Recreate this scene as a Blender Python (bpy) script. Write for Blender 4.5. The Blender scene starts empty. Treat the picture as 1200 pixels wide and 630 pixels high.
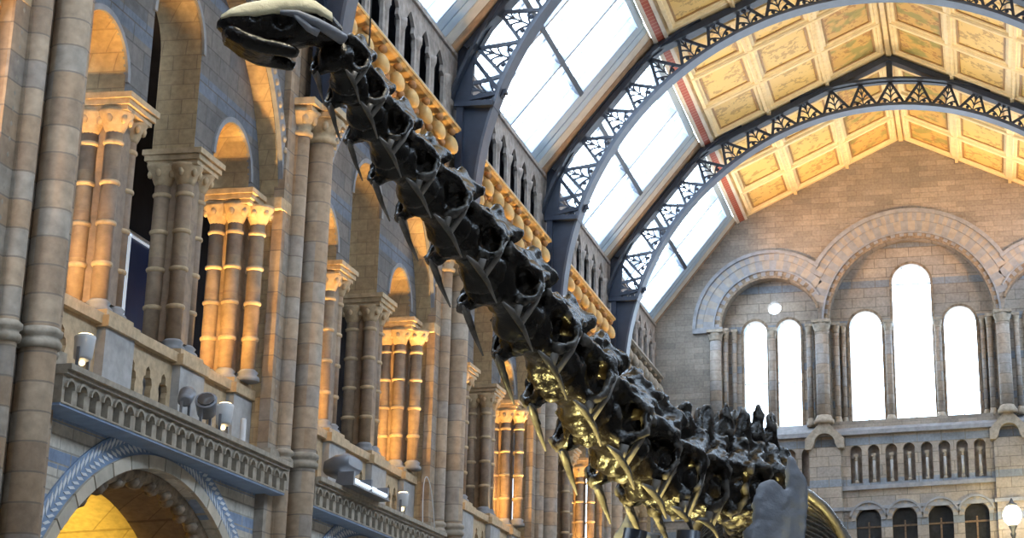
import bpy, bmesh, math, random
from math import sin, cos, pi, sqrt, radians, hypot, atan2
from mathutils import Vector, Matrix
from mathutils.geometry import tessellate_polygon

random.seed(7)
SC = bpy.context.scene
COL = SC.collection

# ------------------------------------------------------------------ camera
FPX, CX, CY = 2196.0, 1194.3, 184.2
CAM = Vector((1.764, 0.0, 1.6))


def rodrigues(w):
    th = w.length
    k = w / th
    return Matrix.Rotation(th, 3, k)


W2C = rodrigues(Vector((-0.3207, -0.0230, -0.0582))) @ Matrix(((1, 0, 0), (0, 0, -1), (0, 1, 0)))


def project(p):
    c = W2C @ (Vector(p) - CAM)
    if c.z <= 0.1:
        return None
    return (FPX * c.x / c.z + CX, FPX * c.y / c.z + CY)


def in_frame(pts, m=0):
    for p in pts:
        q = project(p)
        if q and -m <= q[0] <= 1200 + m and -m <= q[1] <= 630 + m:
            return True
    return False


def along(px, py, y):
    """point on the sight line of a photo pixel at depth y (places the neck, shoulder blades, skull and wire from image pixels)"""
    d = W2C.transposed() @ Vector(((px - CX) / FPX, (py - CY) / FPX, 1))
    return CAM + d * (y / d.y)


cam_d = bpy.data.cameras.new('camera')
cam = bpy.data.objects.new('camera', cam_d)
COL.objects.link(cam)
cam_d.sensor_fit = 'HORIZONTAL'
cam_d.sensor_width = 36
cam_d.lens = FPX / 1200 * 36
cam_d.shift_x = (600 - CX) / 1200
cam_d.shift_y = (CY - 315) / 1200
cam_d.clip_end = 300
R = Matrix((W2C[0], -W2C[1], -W2C[2])).transposed()
cam.matrix_world = Matrix.Translation(CAM) @ R.to_4x4()
SC.camera = cam

# ------------------------------------------------------------------ materials


class NT:
    def __init__(s, name, rough=0.8, spec=0.3):
        s.m = bpy.data.materials.new(name)
        s.m.use_nodes = True
        s.t = s.m.node_tree
        s.b = s.t.nodes['Principled BSDF']
        s.b.inputs['Roughness'].default_value = rough
        s.b.inputs['Specular IOR Level'].default_value = spec

    def n(s, kind, **kw):
        nd = s.t.nodes.new('ShaderNode' + kind)
        for k, v in kw.items():
            if k in nd.inputs:
                s.put(nd.inputs[k], v)
            else:
                setattr(nd, k, v)
        return nd

    def put(s, inp, v):
        if isinstance(v, bpy.types.NodeSocket):
            s.t.links.new(v, inp)
        else:
            if hasattr(inp, 'default_value') and isinstance(v, (tuple, list)) and len(v) == 3 and inp.type == 'RGBA':
                v = (*v, 1)
            inp.default_value = v

    def math(s, op, a, b=0.0, c=0.0):
        nd = s.t.nodes.new('ShaderNodeMath')
        nd.operation = op
        for i, v in enumerate((a, b, c)):
            s.put(nd.inputs[i], v)
        return nd.outputs[0]

    def pos(s):
        g = s.n('NewGeometry')
        sp = s.n('SeparateXYZ')
        s.t.links.new(g.outputs['Position'], sp.inputs[0])
        return g.outputs['Position'], sp.outputs[0], sp.outputs[1], sp.outputs[2]

    def comb(s, x, y, z=0.0):
        nd = s.n('CombineXYZ')
        for i, v in enumerate((x, y, z)):
            s.put(nd.inputs[i], v)
        return nd.outputs[0]

    def mix(s, fac, a, b, mode='MIX'):
        nd = s.t.nodes.new('ShaderNodeMix')
        nd.data_type = 'RGBA'
        nd.blend_type = mode
        s.put(nd.inputs[0], fac)
        for i, v in ((6, a), (7, b)):
            s.put(nd.inputs[i], v)
        return nd.outputs[2]

    def ramp(s, fac, stops, const=False):
        nd = s.n('ValToRGB')
        cr = nd.color_ramp
        if const:
            cr.interpolation = 'CONSTANT'
        while len(cr.elements) < len(stops):
            cr.elements.new(0.5)
        for e, (p, c) in zip(cr.elements, stops):
            e.position = p
            e.color = (*c, 1)
        s.t.links.new(fac, nd.inputs[0])
        return nd.outputs[0]

    def noise(s, vec, scale, detail=3, rough=0.55):
        nd = s.n('TexNoise', Scale=scale, Detail=detail, Roughness=rough)
        if vec is not None:
            s.t.links.new(vec, nd.inputs['Vector'])
        return nd.outputs['Fac']

    def bump(s, h, strength=0.3, dist=0.02):
        nd = s.n('Bump', Strength=strength, Distance=dist)
        s.t.links.new(h, nd.inputs['Height'])
        s.t.links.new(nd.outputs[0], s.b.inputs['Normal'])

    def done(s, col):
        s.put(s.b.inputs['Base Color'], col)
        return s.m


def masonry(name, c1, c2, mortar, bw=0.62, bh=0.3, rough=0.85, bands=None, mort=0.012, vary=0.5):
    m = NT(name, rough, 0.25)
    P, x, y, z = m.pos()
    v = m.comb(m.math('ADD', x, y), z)
    br = m.n('TexBrick', Scale=1.0)
    br.inputs['Brick Width'].default_value = bw
    br.inputs['Row Height'].default_value = bh
    br.inputs['Mortar Size'].default_value = mort
    br.inputs['Mortar Smooth'].default_value = 0.4
    br.inputs['Bias'].default_value = 0.0
    m.put(br.inputs['Color1'], c1)
    m.put(br.inputs['Color2'], c2)
    m.put(br.inputs['Mortar'], mortar)
    m.t.links.new(v, br.inputs['Vector'])
    col = br.outputs['Color']
    n1 = m.noise(P, 1.1, 4)
    n2 = m.noise(P, 14, 3)
    if bands:
        # horizontal coloured courses: (period, z0, width, colour)
        per, z0, wd, bc = bands
        f = m.math('FRACT', m.math('DIVIDE', m.math('SUBTRACT', z, z0), per))
        fac = m.math('LESS_THAN', f, wd / per)
        fac = m.math('MULTIPLY', fac, 0.9)
        col = m.mix(m.math('MULTIPLY', fac, m.math('SUBTRACT', 1.0, br.outputs['Fac'])), col, bc)
    k = m.ramp(n1, [(0.3, (1 - vary * .5,) * 3), (0.7, (1 + vary * .3,) * 3)])
    col = m.mix(1.0, col, k, 'MULTIPLY')
    k2 = m.ramp(n2, [(0.3, (0.82,) * 3), (0.7, (1.12,) * 3)])
    col = m.mix(1.0, col, k2, 'MULTIPLY')
    h = m.math('ADD', m.math('MULTIPLY', br.outputs['Fac'], -1.0), m.math('MULTIPLY', n2, 0.5))
    m.bump(h, 0.35, 0.02)
    return m.done(col)


def blocks(name, cols, h=0.3, mortar=(0.17, 0.14, 0.115), rough=0.75, vary=0.25):
    """drums of stone stacked in a shaft: each course its own tint"""
    m = NT(name, rough, 0.3)
    P, x, y, z = m.pos()
    q = m.math('DIVIDE', z, h)
    fl = m.math('FLOOR', q)
    fr = m.math('FRACT', q)
    wn = m.n('TexWhiteNoise', noise_dimensions='2D')
    seed = m.math('FLOOR', m.math('MULTIPLY', m.math('ADD', m.math('MULTIPLY', x, 1.3), y), 1.2))
    m.t.links.new(m.comb(fl, seed), wn.inputs['Vector'])
    st = [(i / len(cols), c) for i, c in enumerate(cols)]
    col = m.ramp(wn.outputs['Value'], st, True)
    n2 = m.noise(P, 9, 4)
    col = m.mix(1.0, col, m.ramp(n2, [(0.3, (1 - vary,) * 3), (0.7, (1 + vary * .6,) * 3)]), 'MULTIPLY')
    j = m.math('LESS_THAN', fr, 0.06)
    col = m.mix(m.math('MULTIPLY', j, 0.75), col, mortar)
    m.bump(m.math('SUBTRACT', m.math('MULTIPLY', n2, 0.4), j), 0.3, 0.015)
    return m.done(col)


def plain(name, c, rough=0.7, vary=0.2, scale=8, spec=0.3, metal=0.0, bump=0.15):
    m = NT(name, rough, spec)
    m.b.inputs['Metallic'].default_value = metal
    P, x, y, z = m.pos()
    n = m.noise(P, scale, 4)
    col = m.mix(1.0, (*c, 1), m.ramp(n, [(0.3, (1 - vary,) * 3), (0.7, (1 + vary,) * 3)]), 'MULTIPLY')
    if bump:
        m.bump(n, bump, 0.02)
    return m.done(col)


def emit(name, c, s):
    m = NT(name)
    m.b.inputs['Emission Color'].default_value = (*c, 1)
    m.b.inputs['Emission Strength'].default_value = s
    return m.done((*c, 1))


M = {}
M['tympanum'] = masonry('grey_ashlar', (0.225, 0.205, 0.185), (0.15, 0.15, 0.155), (0.135, 0.125, 0.12), 0.62, 0.26,
                        bands=(1.30, 0.1, 0.26, (0.17, 0.2, 0.25)))
M['soffit'] = masonry('soffit_ashlar', (0.52, 0.40, 0.24), (0.44, 0.33, 0.20), (0.36, 0.27, 0.17), 0.30, 0.2, vary=0.25, mort=0.008)
M['stripes'] = masonry('striped_wall', (0.66, 0.61, 0.52), (0.54, 0.50, 0.43), (0.40, 0.37, 0.32), 0.52, 0.142,
                       bands=(0.46, 5.20, 0.185, (0.22, 0.30, 0.45)))
M['gable'] = masonry('gable_brick', (0.36, 0.315, 0.265), (0.245, 0.222, 0.195), (0.23, 0.2, 0.17), 0.55, 0.17, vary=0.35, mort=0.008)
M['endlow'] = masonry('buff_ashlar', (0.40, 0.345, 0.285), (0.31, 0.285, 0.26), (0.2, 0.18, 0.15), 0.7, 0.3,
                      bands=(1.2, 0.3, 0.22, (0.22, 0.26, 0.31)))
M['pier'] = blocks('pier_drums', [(0.38, 0.29, 0.205), (0.31, 0.225, 0.155), (0.30, 0.255, 0.215), (0.35, 0.25, 0.165), (0.33, 0.285, 0.235)], 0.29)
M['shaft'] = blocks('shaft_stone', [(0.30, 0.22, 0.155), (0.26, 0.195, 0.145), (0.32, 0.24, 0.165)], 0.52, (0.26, 0.19, 0.14), 0.6)
M['endshaft'] = blocks('pale_shaft_stone', [(0.36, 0.32, 0.28), (0.32, 0.27, 0.22), (0.30, 0.29, 0.28)], 0.3)
M['buff'] = plain('buff_terracotta', (0.50, 0.38, 0.24), 0.65, 0.2, 12)
M['buffgrey'] = plain('grey_buff_terracotta', (0.33, 0.29, 0.235), 0.8, 0.25, 10)  # greyer buff tone, also the unlit copy of the corbels
M['creamstone'] = plain('cream_voussoir_stone', (0.52, 0.46, 0.37), 0.8, 0.15, 6)
M['creamstone2'] = plain('dull_voussoir_stone', (0.44, 0.40, 0.33), 0.8, 0.15, 6)
M['blueglaze'] = plain('blue_glazed_stone', (0.21, 0.29, 0.43), 0.6, 0.12, 6)
M['palestone'] = plain('pale_leaf_stone', (0.66, 0.68, 0.70), 0.7, 0.08, 6)
M['rust'] = plain('rust_knob_terracotta', (0.40, 0.20, 0.075), 0.55, 0.2, 9)
M['greystone'] = plain('grey_stone', (0.27, 0.28, 0.30), 0.8, 0.2, 6)
M['palegrey'] = plain('pale_grey_stone', (0.40, 0.40, 0.40), 0.8, 0.2, 6)
M['brown'] = masonry('brown_stone', (0.24, 0.165, 0.105), (0.19, 0.135, 0.09), (0.12, 0.085, 0.06), 0.5, 0.26, vary=0.3)
M['carved'] = plain('carved_brown_stone', (0.23, 0.18, 0.13), 0.8, 0.5, 9, bump=0.6)
M['arcade'] = plain('warm_grey_arcade_stone', (0.33, 0.29, 0.26), 0.85, 0.3, 7)  # grey-brown tone with random variation
M['corbel'] = plain('lamplit_corbel_terracotta', (0.64, 0.43, 0.18), 0.45, 0.15, 9)  # gold colour carries the lamplight on the terracotta
M['corbelwall'] = plain('shaded_recess_stone', (0.17, 0.10, 0.045), 0.7, 0.25, 9)  # dark brown stands for the shade behind the corbels
M['yellowvault'] = masonry('lamplit_vault_stone', (0.62, 0.50, 0.20), (0.56, 0.44, 0.17), (0.42, 0.32, 0.12), 0.9, 0.4, vary=0.25)  # yellow of the chapel lamplight is put into the stone colour
M['iron'] = plain('blue_grey_painted_iron', (0.068, 0.084, 0.118), 0.4, 0.12, 5, 0.5)
M['ironpost'] = plain('blue_painted_iron_post', (0.026, 0.036, 0.062), 0.45, 0.12, 5, 0.4)
M['irondark'] = plain('dark_painted_iron', (0.040, 0.048, 0.066), 0.45, 0.2, 5, 0.4)
M['timber'] = plain('brown_roof_timber', (0.40, 0.27, 0.17), 0.6, 0.25, 6)
M['cream'] = plain('cream_roof_board', (0.62, 0.56, 0.48), 0.6, 0.1, 4)
M['leadedge'] = plain('pale_blue_lead_edge', (0.50, 0.58, 0.68), 0.4, 0.06, 3)
M['bluewhite'] = plain('pale_blue_white_paint', (0.40, 0.49, 0.58), 0.4, 0.06, 3)
M['glazing'] = plain('grey_glazing_bar_paint', (0.33, 0.37, 0.43), 0.5, 0.1, 4)
M['ceilrib'] = plain('cream_gilt_ceiling_rib', (0.78, 0.62, 0.36), 0.5, 0.1, 5)
M['dark'] = plain('shade_black_void', (0.035, 0.035, 0.045), 0.9, 0.2, 4)  # near-black colour stands for the shade inside the void
M['corridor'] = plain('shade_black_corridor', (0.022, 0.022, 0.028), 0.9, 0.3, 2)  # near-black colour paints the corridor as deep shade
M['floor'] = plain('mosaic_floor_stone', (0.34, 0.30, 0.25), 0.45, 0.25, 3)
M['steel'] = plain('grey_lamp_housing', (0.17, 0.18, 0.205), 0.4, 0.1, 6, 0.5, 0.3)
M['white'] = plain('white_enamel', (0.55, 0.57, 0.6), 0.35, 0.05, 6)
M['standblue'] = plain('dark_blue_support_steel', (0.03, 0.04, 0.065), 0.3, 0.1, 6, 0.6)
M['bulb'] = emit('warm_bulb_glass', (1.0, 0.72, 0.36), 5)
M['globe'] = emit('lit_globe_glass', (1.0, 0.86, 0.6), 14)
M['tube'] = emit('fluorescent_tube_glass', (0.8, 0.9, 1.0), 0.8)
M['navy'] = plain('navy_window_glass', (0.014, 0.024, 0.075), 0.3, 0.2, 2, 0.5, bump=0)
M['navy'].node_tree.nodes['Principled BSDF'].inputs['Emission Color'].default_value = (0.12, 0.22, 0.75, 1)
M['navy'].node_tree.nodes['Principled BSDF'].inputs['Emission Strength'].default_value = 0.018
M['dusk'] = emit('pale_daylight_pane', (0.75, 0.86, 1.0), 0.5)
M['darkglass'] = plain('dark_leaded_glass', (0.03, 0.03, 0.03), 0.15, 0.3, 6, 0.5)


def glass():
    m = NT('clear_roof_glass', 0.05)
    t = m.n('BsdfTransparent')
    m.put(t.inputs['Color'], (0.96, 0.98, 1.0))
    g = m.n('BsdfGlossy', Roughness=0.05)
    mx = m.n('MixShader')
    m.put(mx.inputs[0], 0.06)
    m.t.links.new(t.outputs[0], mx.inputs[1])
    m.t.links.new(g.outputs[0], mx.inputs[2])
    m.t.links.new(mx.outputs[0], m.t.nodes['Material Output'].inputs['Surface'])
    return m.m


M['glass'] = glass()


def panel_field(name, base, leaf, figure=None):
    m = NT(name, 0.5, 0.3)
    P, x, y, z = m.pos()
    n = m.noise(P, 2.6, 5, 0.65)
    n2 = m.noise(P, 7.5, 3, 0.5)
    l = m.math('MULTIPLY', m.math('GREATER_THAN', n, 0.53), m.math('GREATER_THAN', n2, 0.47))
    col = m.mix(m.math('MULTIPLY', l, 0.65), (*base, 1), (*leaf, 1))
    if figure:
        n3 = m.noise(P, 1.9, 2)
        col = m.mix(m.ramp(n3, [(0.5, (0,) * 3), (0.6, (0.75,) * 3)]), col, (*figure, 1))
    return m.done(col)


M['umber'] = plain('shaded_panel_border', (0.36, 0.21, 0.08), 0.5, 0.15, 6)  # brown ring painted as shade in the frame recess
M['field'] = panel_field('gold_floral_field', (0.72, 0.50, 0.17), (0.34, 0.20, 0.06))
M['field_ridge'] = panel_field('painted_figure_field', (0.60, 0.38, 0.12), (0.30, 0.13, 0.05), (0.25, 0.26, 0.08))


def red_strip():
    m = NT('red_lozenge_strip', 0.5)
    P, x, y, z = m.pos()
    f = m.math('LESS_THAN', m.math('FRACT', m.math('MULTIPLY', y, 5.5)), 0.2)
    return m.done(m.mix(f, (0.36, 0.075, 0.045, 1), (0.48, 0.22, 0.13, 1)))


M['red'] = red_strip()


def bone(name, c1, c2, rough, rim_lit, spec=0.4):
    m = NT(name, rough, spec)
    P, x, y, z = m.pos()
    n = m.noise(P, 5, 5, 0.6)
    n2 = m.noise(P, 22, 4, 0.6)
    col = m.mix(n, (*c1, 1), (*c2, 1))
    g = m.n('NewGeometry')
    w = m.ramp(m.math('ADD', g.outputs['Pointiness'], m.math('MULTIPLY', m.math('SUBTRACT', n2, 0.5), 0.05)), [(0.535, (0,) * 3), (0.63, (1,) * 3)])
    col = m.mix(m.math('MULTIPLY', w, 0.85), col, (*rim_lit, 1))  # skylit rims painted pale along the ridges
    m.bump(m.math('ADD', n, m.math('MULTIPLY', n2, 0.5)), 0.5, 0.03)
    return m.done(col)


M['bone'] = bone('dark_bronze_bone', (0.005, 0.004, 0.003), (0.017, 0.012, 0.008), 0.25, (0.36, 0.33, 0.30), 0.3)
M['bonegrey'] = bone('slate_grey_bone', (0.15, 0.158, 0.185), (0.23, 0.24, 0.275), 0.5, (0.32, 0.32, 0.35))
M['bonepale'] = bone('toplit_pale_bone', (0.66, 0.55, 0.32), (0.86, 0.75, 0.50), 0.6, (0.85, 0.76, 0.52))  # cream colour holds the light on the skull top
M['tooth'] = plain('pale_tooth', (0.5, 0.5, 0.48), 0.3, 0.1)

# ------------------------------------------------------------------ mesh builder


class MB:
    def __init__(s):
        s.v = []
        s.f = []
        s.mi = []
        s.sm = []
        s.cur = 0

    def add(s, vs, fs, smooth=False):
        o = len(s.v)
        s.v += [tuple(v) for v in vs]
        for f in fs:
            s.f.append([i + o for i in f])
            s.mi.append(s.cur)
            s.sm.append(smooth)

    def box(s, x0, x1, y0, y1, z0, z1):
        vs = [(x, y, z) for x in (x0, x1) for y in (y0, y1) for z in (z0, z1)]
        s.add(vs, [(0, 1, 3, 2), (4, 6, 7, 5), (0, 4, 5, 1), (2, 3, 7, 6), (0, 2, 6, 4), (1, 5, 7, 3)])

    def obox(s, c, ax, ay, az):
        """box about c with half axes ax, ay, az (vectors)"""
        c, ax, ay, az = Vector(c), Vector(ax), Vector(ay), Vector(az)
        vs = [c + i * ax + j * ay + k * az for i in (-1, 1) for j in (-1, 1) for k in (-1, 1)]
        s.add(vs, [(0, 1, 3, 2), (4, 6, 7, 5), (0, 4, 5, 1), (2, 3, 7, 6), (0, 2, 6, 4), (1, 5, 7, 3)])

    def bar(s, a, b, w, h, up=(0, 0, 1)):
        a, b = Vector(a), Vector(b)
        t = (b - a)
        l = t.length
        t.normalize()
        u = Vector(up)
        u = (u - u.dot(t) * t)
        if u.length < 1e-4:
            u = Vector((1, 0, 0)) - t.x * t
        u.normalize()
        r = t.cross(u)
        s.obox((a + b) / 2, t * l / 2, r * w / 2, u * h / 2)

    def rings(s, rings, close=True, caps=True, smooth=True):
        o = len(s.v)
        n = len(rings[0])
        vs = [p for r in rings for p in r]
        fs = []
        for i in range(len(rings) - 1):
            for j in range(n if close else n - 1):
                k = (j + 1) % n
                fs.append((i * n + j, i * n + k, (i + 1) * n + k, (i + 1) * n + j))
        s.add(vs, fs, smooth)
        if caps:
            for idx in ([j for j in range(n)][::-1], [(len(rings) - 1) * n + j for j in range(n)]):
                s.f.append([o + j for j in idx])
                s.mi.append(s.cur)
                s.sm.append(False)

    def lathe(s, cx, cy, prof, n=14, smooth=True):
        rs = [[(cx + r * cos(2 * pi * j / n), cy + r * sin(2 * pi * j / n), z) for j in range(n)] for r, z in prof]
        s.rings(rs, smooth=smooth)

    def tube(s, pts, rad, n=8, smooth=True, flat=None):
        pts = [Vector(p) for p in pts]
        if not isinstance(rad, (list, tuple)):
            rad = [rad] * len(pts)
        rs = []
        prev = None
        for i, p in enumerate(pts):
            t = (pts[min(i + 1, len(pts) - 1)] - pts[max(i - 1, 0)]).normalized()
            u = prev if prev is not None else (Vector((0, 0, 1)) if abs(t.z) < 0.9 else Vector((1, 0, 0)))
            u = (u - u.dot(t) * t).normalized()
            prev = u
            w = t.cross(u)
            fx = flat or 1.0
            rs.append([p + rad[i] * (cos(2 * pi * j / n) * u + fx * sin(2 * pi * j / n) * w) for j in range(n)])
        s.rings(rs, smooth=smooth)

    def ellipsoid(s, c, ax, ay, az, n=12, m=8):
        c, ax, ay, az = Vector(c), Vector(ax), Vector(ay), Vector(az)
        rs = []
        for i in range(1, m):
            th = pi * i / m
            rs.append([c - cos(th) * az + sin(th) * (cos(2 * pi * j / n) * ax + sin(2 * pi * j / n) * ay) for j in range(n)])
        rs = [[c - az * 0.999 + 0.02 * (cos(2 * pi * j / n) * ax + sin(2 * pi * j / n) * ay) for j in range(n)]] + rs + \
             [[c + az * 0.999 + 0.02 * (cos(2 * pi * j / n) * ax + sin(2 * pi * j / n) * ay) for j in range(n)]]
        s.rings(rs)

    def plate(s, outer, holes, d0, d1, mp, side_mat=None):
        """2-D polygon with holes, extruded from d0 to d1; mp(u, v, d) -> xyz"""
        loops = [outer] + list(holes)
        tri = tessellate_polygon([[Vector((u, v, 0)) for u, v in lp] for lp in loops])
        flat = [p for lp in loops for p in lp]
        N = len(flat)
        vs = [mp(u, v, d0) for u, v in flat] + [mp(u, v, d1) for u, v in flat]
        s.add(vs, [tuple(t) for t in tri] + [tuple(i + N for i in t[::-1]) for t in tri])
        keep = s.cur
        if side_mat is not None:
            s.cur = side_mat
        o = 0
        fs = []
        base = len(s.v) - 2 * N
        for lp in loops:
            n = len(lp)
            for j in range(n):
                k = (j + 1) % n
                s.f.append([base + o + j, base + o + k, base + N + o + k, base + N + o + j])
                s.mi.append(s.cur)
                s.sm.append(False)
            o += n
        s.cur = keep

    def arc_band(s, c, r0, r1, a0, a1, d0, d1, mp, n=24):
        rs = []
        for i in range(n + 1):
            a = a0 + (a1 - a0) * i / n
            ca, sa = cos(a), sin(a)
            rs.append([mp(c[0] + r * ca, c[1] + r * sa, d) for r, d in ((r0, d0), (r1, d0), (r1, d1), (r0, d1))])
        s.rings(rs, smooth=False)

    def build(s, name, mats, parent=None, recalc=True):
        me = bpy.data.meshes.new(name)
        me.from_pydata(s.v, [], s.f)
        if not isinstance(mats, (list, tuple)):
            mats = [mats]
        for m in mats:
            me.materials.append(m if not isinstance(m, str) else M[m])
        me.polygons.foreach_set('material_index', s.mi)
        me.polygons.foreach_set('use_smooth', s.sm)
        if recalc:
            bm = bmesh.new()
            bm.from_mesh(me)
            bmesh.ops.recalc_face_normals(bm, faces=bm.faces[:])
            bm.to_mesh(me)
            bm.free()
        me.update()
        o = bpy.data.objects.new(name, me)
        COL.objects.link(o)
        if parent:
            place(o, parent)
        return o


def place(o, parent):
    o.parent = parent
    o.matrix_parent_inverse = Matrix.Translation(-parent.location)


def thing(name, label, cat, loc=(0, 0, 0), group=None):
    o = bpy.data.objects.new(name, None)
    COL.objects.link(o)
    o.location = loc
    o.empty_display_size = 0.2
    tag(o, label, cat, group)
    return o


def tag(o, label, cat, group=None):
    o['label'] = label
    o['category'] = cat
    if group:
        o['group'] = group
    return o


def struct(name, loc=(0, 0, 0)):
    o = bpy.data.objects.new(name, None)
    COL.objects.link(o)
    o.location = loc
    o['kind'] = 'structure'
    return o


def S(o):
    o['kind'] = 'structure'
    return o


def mpL(u, v, d):           # left wall: u = y, v = z, d = x
    return (d, u, v)


def mpE(u, v, d):           # end wall and trusses: u = x, v = z, d = y
    return (u, d, v)


def arch(c, spring, r, bottom, n=20):
    """closed arched opening, from the bottom corner up and over"""
    pts = [(c - r, bottom)]
    for i in range(n + 1):
        a = pi - pi * i / n
        pts.append((c + r * cos(a), spring + r * sin(a)))
    pts.append((c + r, bottom))
    return pts


def circle(c, z, r, n=20):
    return [(c + r * cos(2 * pi * i / n), z + r * sin(2 * pi * i / n)) for i in range(n)]


# ------------------------------------------------------------------ layout
PITCH = 7.35
P0Y = 18.05
END = 54.5
EX = 0.1                       # axis of the end wall


def pier_y(i):
    return P0Y + PITCH * i


def bay_c(k):
    return P0Y + PITCH * (k + 0.5)


ORD = ['first', 'second', 'third', 'fourth', 'fifth']


def bay_words(k):
    if k >= 4:
        return 'gallery bay next to the end wall'
    if k < 0:
        return 'bay before the first pier'
    return '%s gallery bay from the left' % ORD[k]


# ================================================================== SETTING
b = MB()
b.box(-7.9, 7.9, -9, END + 0.2, -0.2, 0)
b.box(-13.2, -7.9, -9, END + 0.2, -0.2, 0)
S(b.build('floor', 'floor'))

# ---- left wall
WL = struct('wall_left', (-8, 36, 0))
XF = -7.57                     # face of the wall over the great arches
XT = -7.82                     # face of the tympanum with the three lights
XLOW = -7.60                   # face of the striped wall below the gallery
for k in range(-1, 5):
    c = bay_c(k)
    h = PITCH / 2
    y0, y1 = c - h, min(c + h, END)
    # striped lower wall with the chapel arch
    b = MB()
    b.plate([(y0, 0), (c - 3.3, 0)] + arch(c, 2.25, 3.3, 0, 40)[1:-1] + [(c + 3.3, 0), (y1, 0), (y1, 5.98), (y0, 5.98)], [], XLOW, XLOW - 0.3, mpL)
    b.build('striped_wall', 'stripes', WL)
    b = MB()
    b.plate([(y0, 0), (c - 3.22, 0)] + arch(c, 2.25, 3.22, 0, 40)[1:-1] + [(c + 3.22, 0), (y1, 0), (y1, 5.98), (y0, 5.98)], [], XLOW - 0.3, XLOW - 0.9, mpL)
    b.build('inner_arch', 'brown', WL)
    # voussoirs and chevron band of the chapel arch
    b = MB()
    n = 24
    for i in range(n):
        a0, a1 = pi * i / n, pi * (i + 1) / n
        b.cur = i % 2
        b.arc_band((c, 2.25), 3.30, 3.45, a0 + 0.004, a1 - 0.004, XLOW + 0.05, XLOW - 0.02, mpL, 3)
    b.cur = 2
    b.arc_band((c, 2.25), 3.45, 3.72, 0, pi, XLOW + 0.02, XLOW - 0.02, mpL, 60)
    b.cur = 3
    n = 108
    for i in range(n):
        a = pi * (i + 0.5) / n
        for r0, sl in ((3.478, 0.030), (3.598, -0.030)):
            pts = []
            for r, da in ((r0, -sl), (r0 + 0.05, -0.017), (r0 + 0.105, sl), (r0 + 0.055, 0.017)):
                aa = a + da * 0.62
                pts.append((c + r * cos(aa), 2.25 + r * sin(aa)))
            b.plate(pts, [], XLOW + 0.028, XLOW, mpL)
    b.build('chevron_arch', [M['creamstone'], M['creamstone2'], M['blueglaze'], M['palestone']], WL)
    # carved roll inside the arch
    b = MB()
    b.tube([(XLOW - 0.2, c + 3.26 * cos(pi * i / 40), 2.25 + 3.26 * sin(pi * i / 40)) for i in range(41)], 0.1, 8)
    for i in range(46):
        a = pi * (i + 0.5) / 46
        b.ellipsoid((XLOW - 0.2 + 0.03 * (-1) ** i, c + 3.16 * cos(a), 2.25 + 3.16 * sin(a)), (0.09, 0, 0), (0, 0.07, 0), (0, 0, 0.07), 6, 4)
    b.build('carved_roll', 'carved', WL)
    # chapel behind the arch
    b = MB()
    b.cur = 0
    xs = [XLOW - 0.9, XLOW - 5.2]
    rs = []
    for x in xs:
        rs.append([(x, c + 3.55 * cos(pi * i / 24), 2.3 + 3.4 * sin(pi * i / 24)) for i in range(25)])
    b.rings(rs, close=False, caps=False, smooth=True)
    b.box(xs[1] - 0.2, xs[1], c - 3.6, c + 3.6, 0, 6)
    b.box(xs[1], xs[0], c - 3.65, c - 3.5, 0, 2.3)
    b.box(xs[1], xs[0], c + 3.5, c + 3.65, 0, 2.3)
    b.cur = 1
    b.arc_band((c, 2.3), 3.1, 3.5, 0, pi, XLOW - 3.0, XLOW - 3.5, mpL, 30)
    b.build('chapel_vault', ['yellowvault', 'brown'], WL, recalc=False)
    # wall over the gallery with the great arch
    b = MB()
    b.plate([(y0, 6.1), (c - 2.93, 6.1)] + arch(c, 9.4, 2.93, 6.1, 48)[1:-1] + [(c + 2.93, 6.1), (y1, 6.1), (y1, 13.46), (y0, 13.46)], [], XF, XT, mpL, side_mat=1)
    b.build('great_arch_wall', ['tympanum', 'soffit'], WL)
    # tooth moulding round the great arch
    b = MB()
    b.arc_band((c, 9.4), 2.95, 3.16, 0, pi, XF + 0.06, XF - 0.02, mpL, 48)
    b.box(XF - 0.02, XF + 0.06, c - 3.16, c - 2.95, 6.1, 9.4)
    b.box(XF - 0.02, XF + 0.06, c + 2.95, c + 3.16, 6.1, 9.4)
    b.cur = 1
    for i in range(60):
        a = pi * (i + 0.5) / 60
        b.ellipsoid((XF + 0.06, c + 3.055 * cos(a), 9.4 + 3.055 * sin(a)), (0.04, 0, 0), (0, 0.055, 0), (0, 0, 0.055), 6, 4)
    for i in range(20):
        for sgn in (-1, 1):
            b.ellipsoid((XF + 0.06, c + sgn * 3.055, 6.2 + i * 0.16), (0.04, 0, 0), (0, 0.055, 0), (0, 0, 0.055), 6, 4)
    b.build('tooth_moulding', ['greystone', 'buffgrey'], WL)
    # tympanum with three lights (one tall in the middle)
    b = MB()
    out = [(c - 3.3, 9.7), (c - 2.5, 9.7)]
    out += arch(c - 1.9, 9.87, 0.60, 9.7, 20)[1:-1] + [(c - 1.3, 9.7), (c - 0.7, 9.7)]
    out += arch(c, 11.0, 0.70, 9.7, 24)[1:-1] + [(c + 0.7, 9.7), (c + 1.3, 9.7)]
    out += arch(c + 1.9, 9.87, 0.60, 9.7, 20)[1:-1] + [(c + 2.5, 9.7), (c + 3.3, 9.7), (c + 3.3, 13.4), (c - 3.3, 13.4)]
    b.plate(out, [], XT, XT - 0.52, mpL, side_mat=1)
    for cc, sp, r in ((c - 1.9, 9.87, 0.6), (c + 1.9, 9.87, 0.6), (c, 11.0, 0.7)):
        b.cur = 2
        b.arc_band((cc, sp), r, r + 0.07, 0, pi, XT + 0.03, XT - 0.02, mpL, 24)
    b.cur = 0
    b.build('tympanum', ['tympanum', 'soffit', 'greystone'], WL)
    # gallery floor and ledge
    b = MB()
    b.box(-10.6, XLOW + 0.02, y0, y1, 5.98, 6.1)
    b.build('gallery_floor', 'buffgrey', WL)
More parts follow.
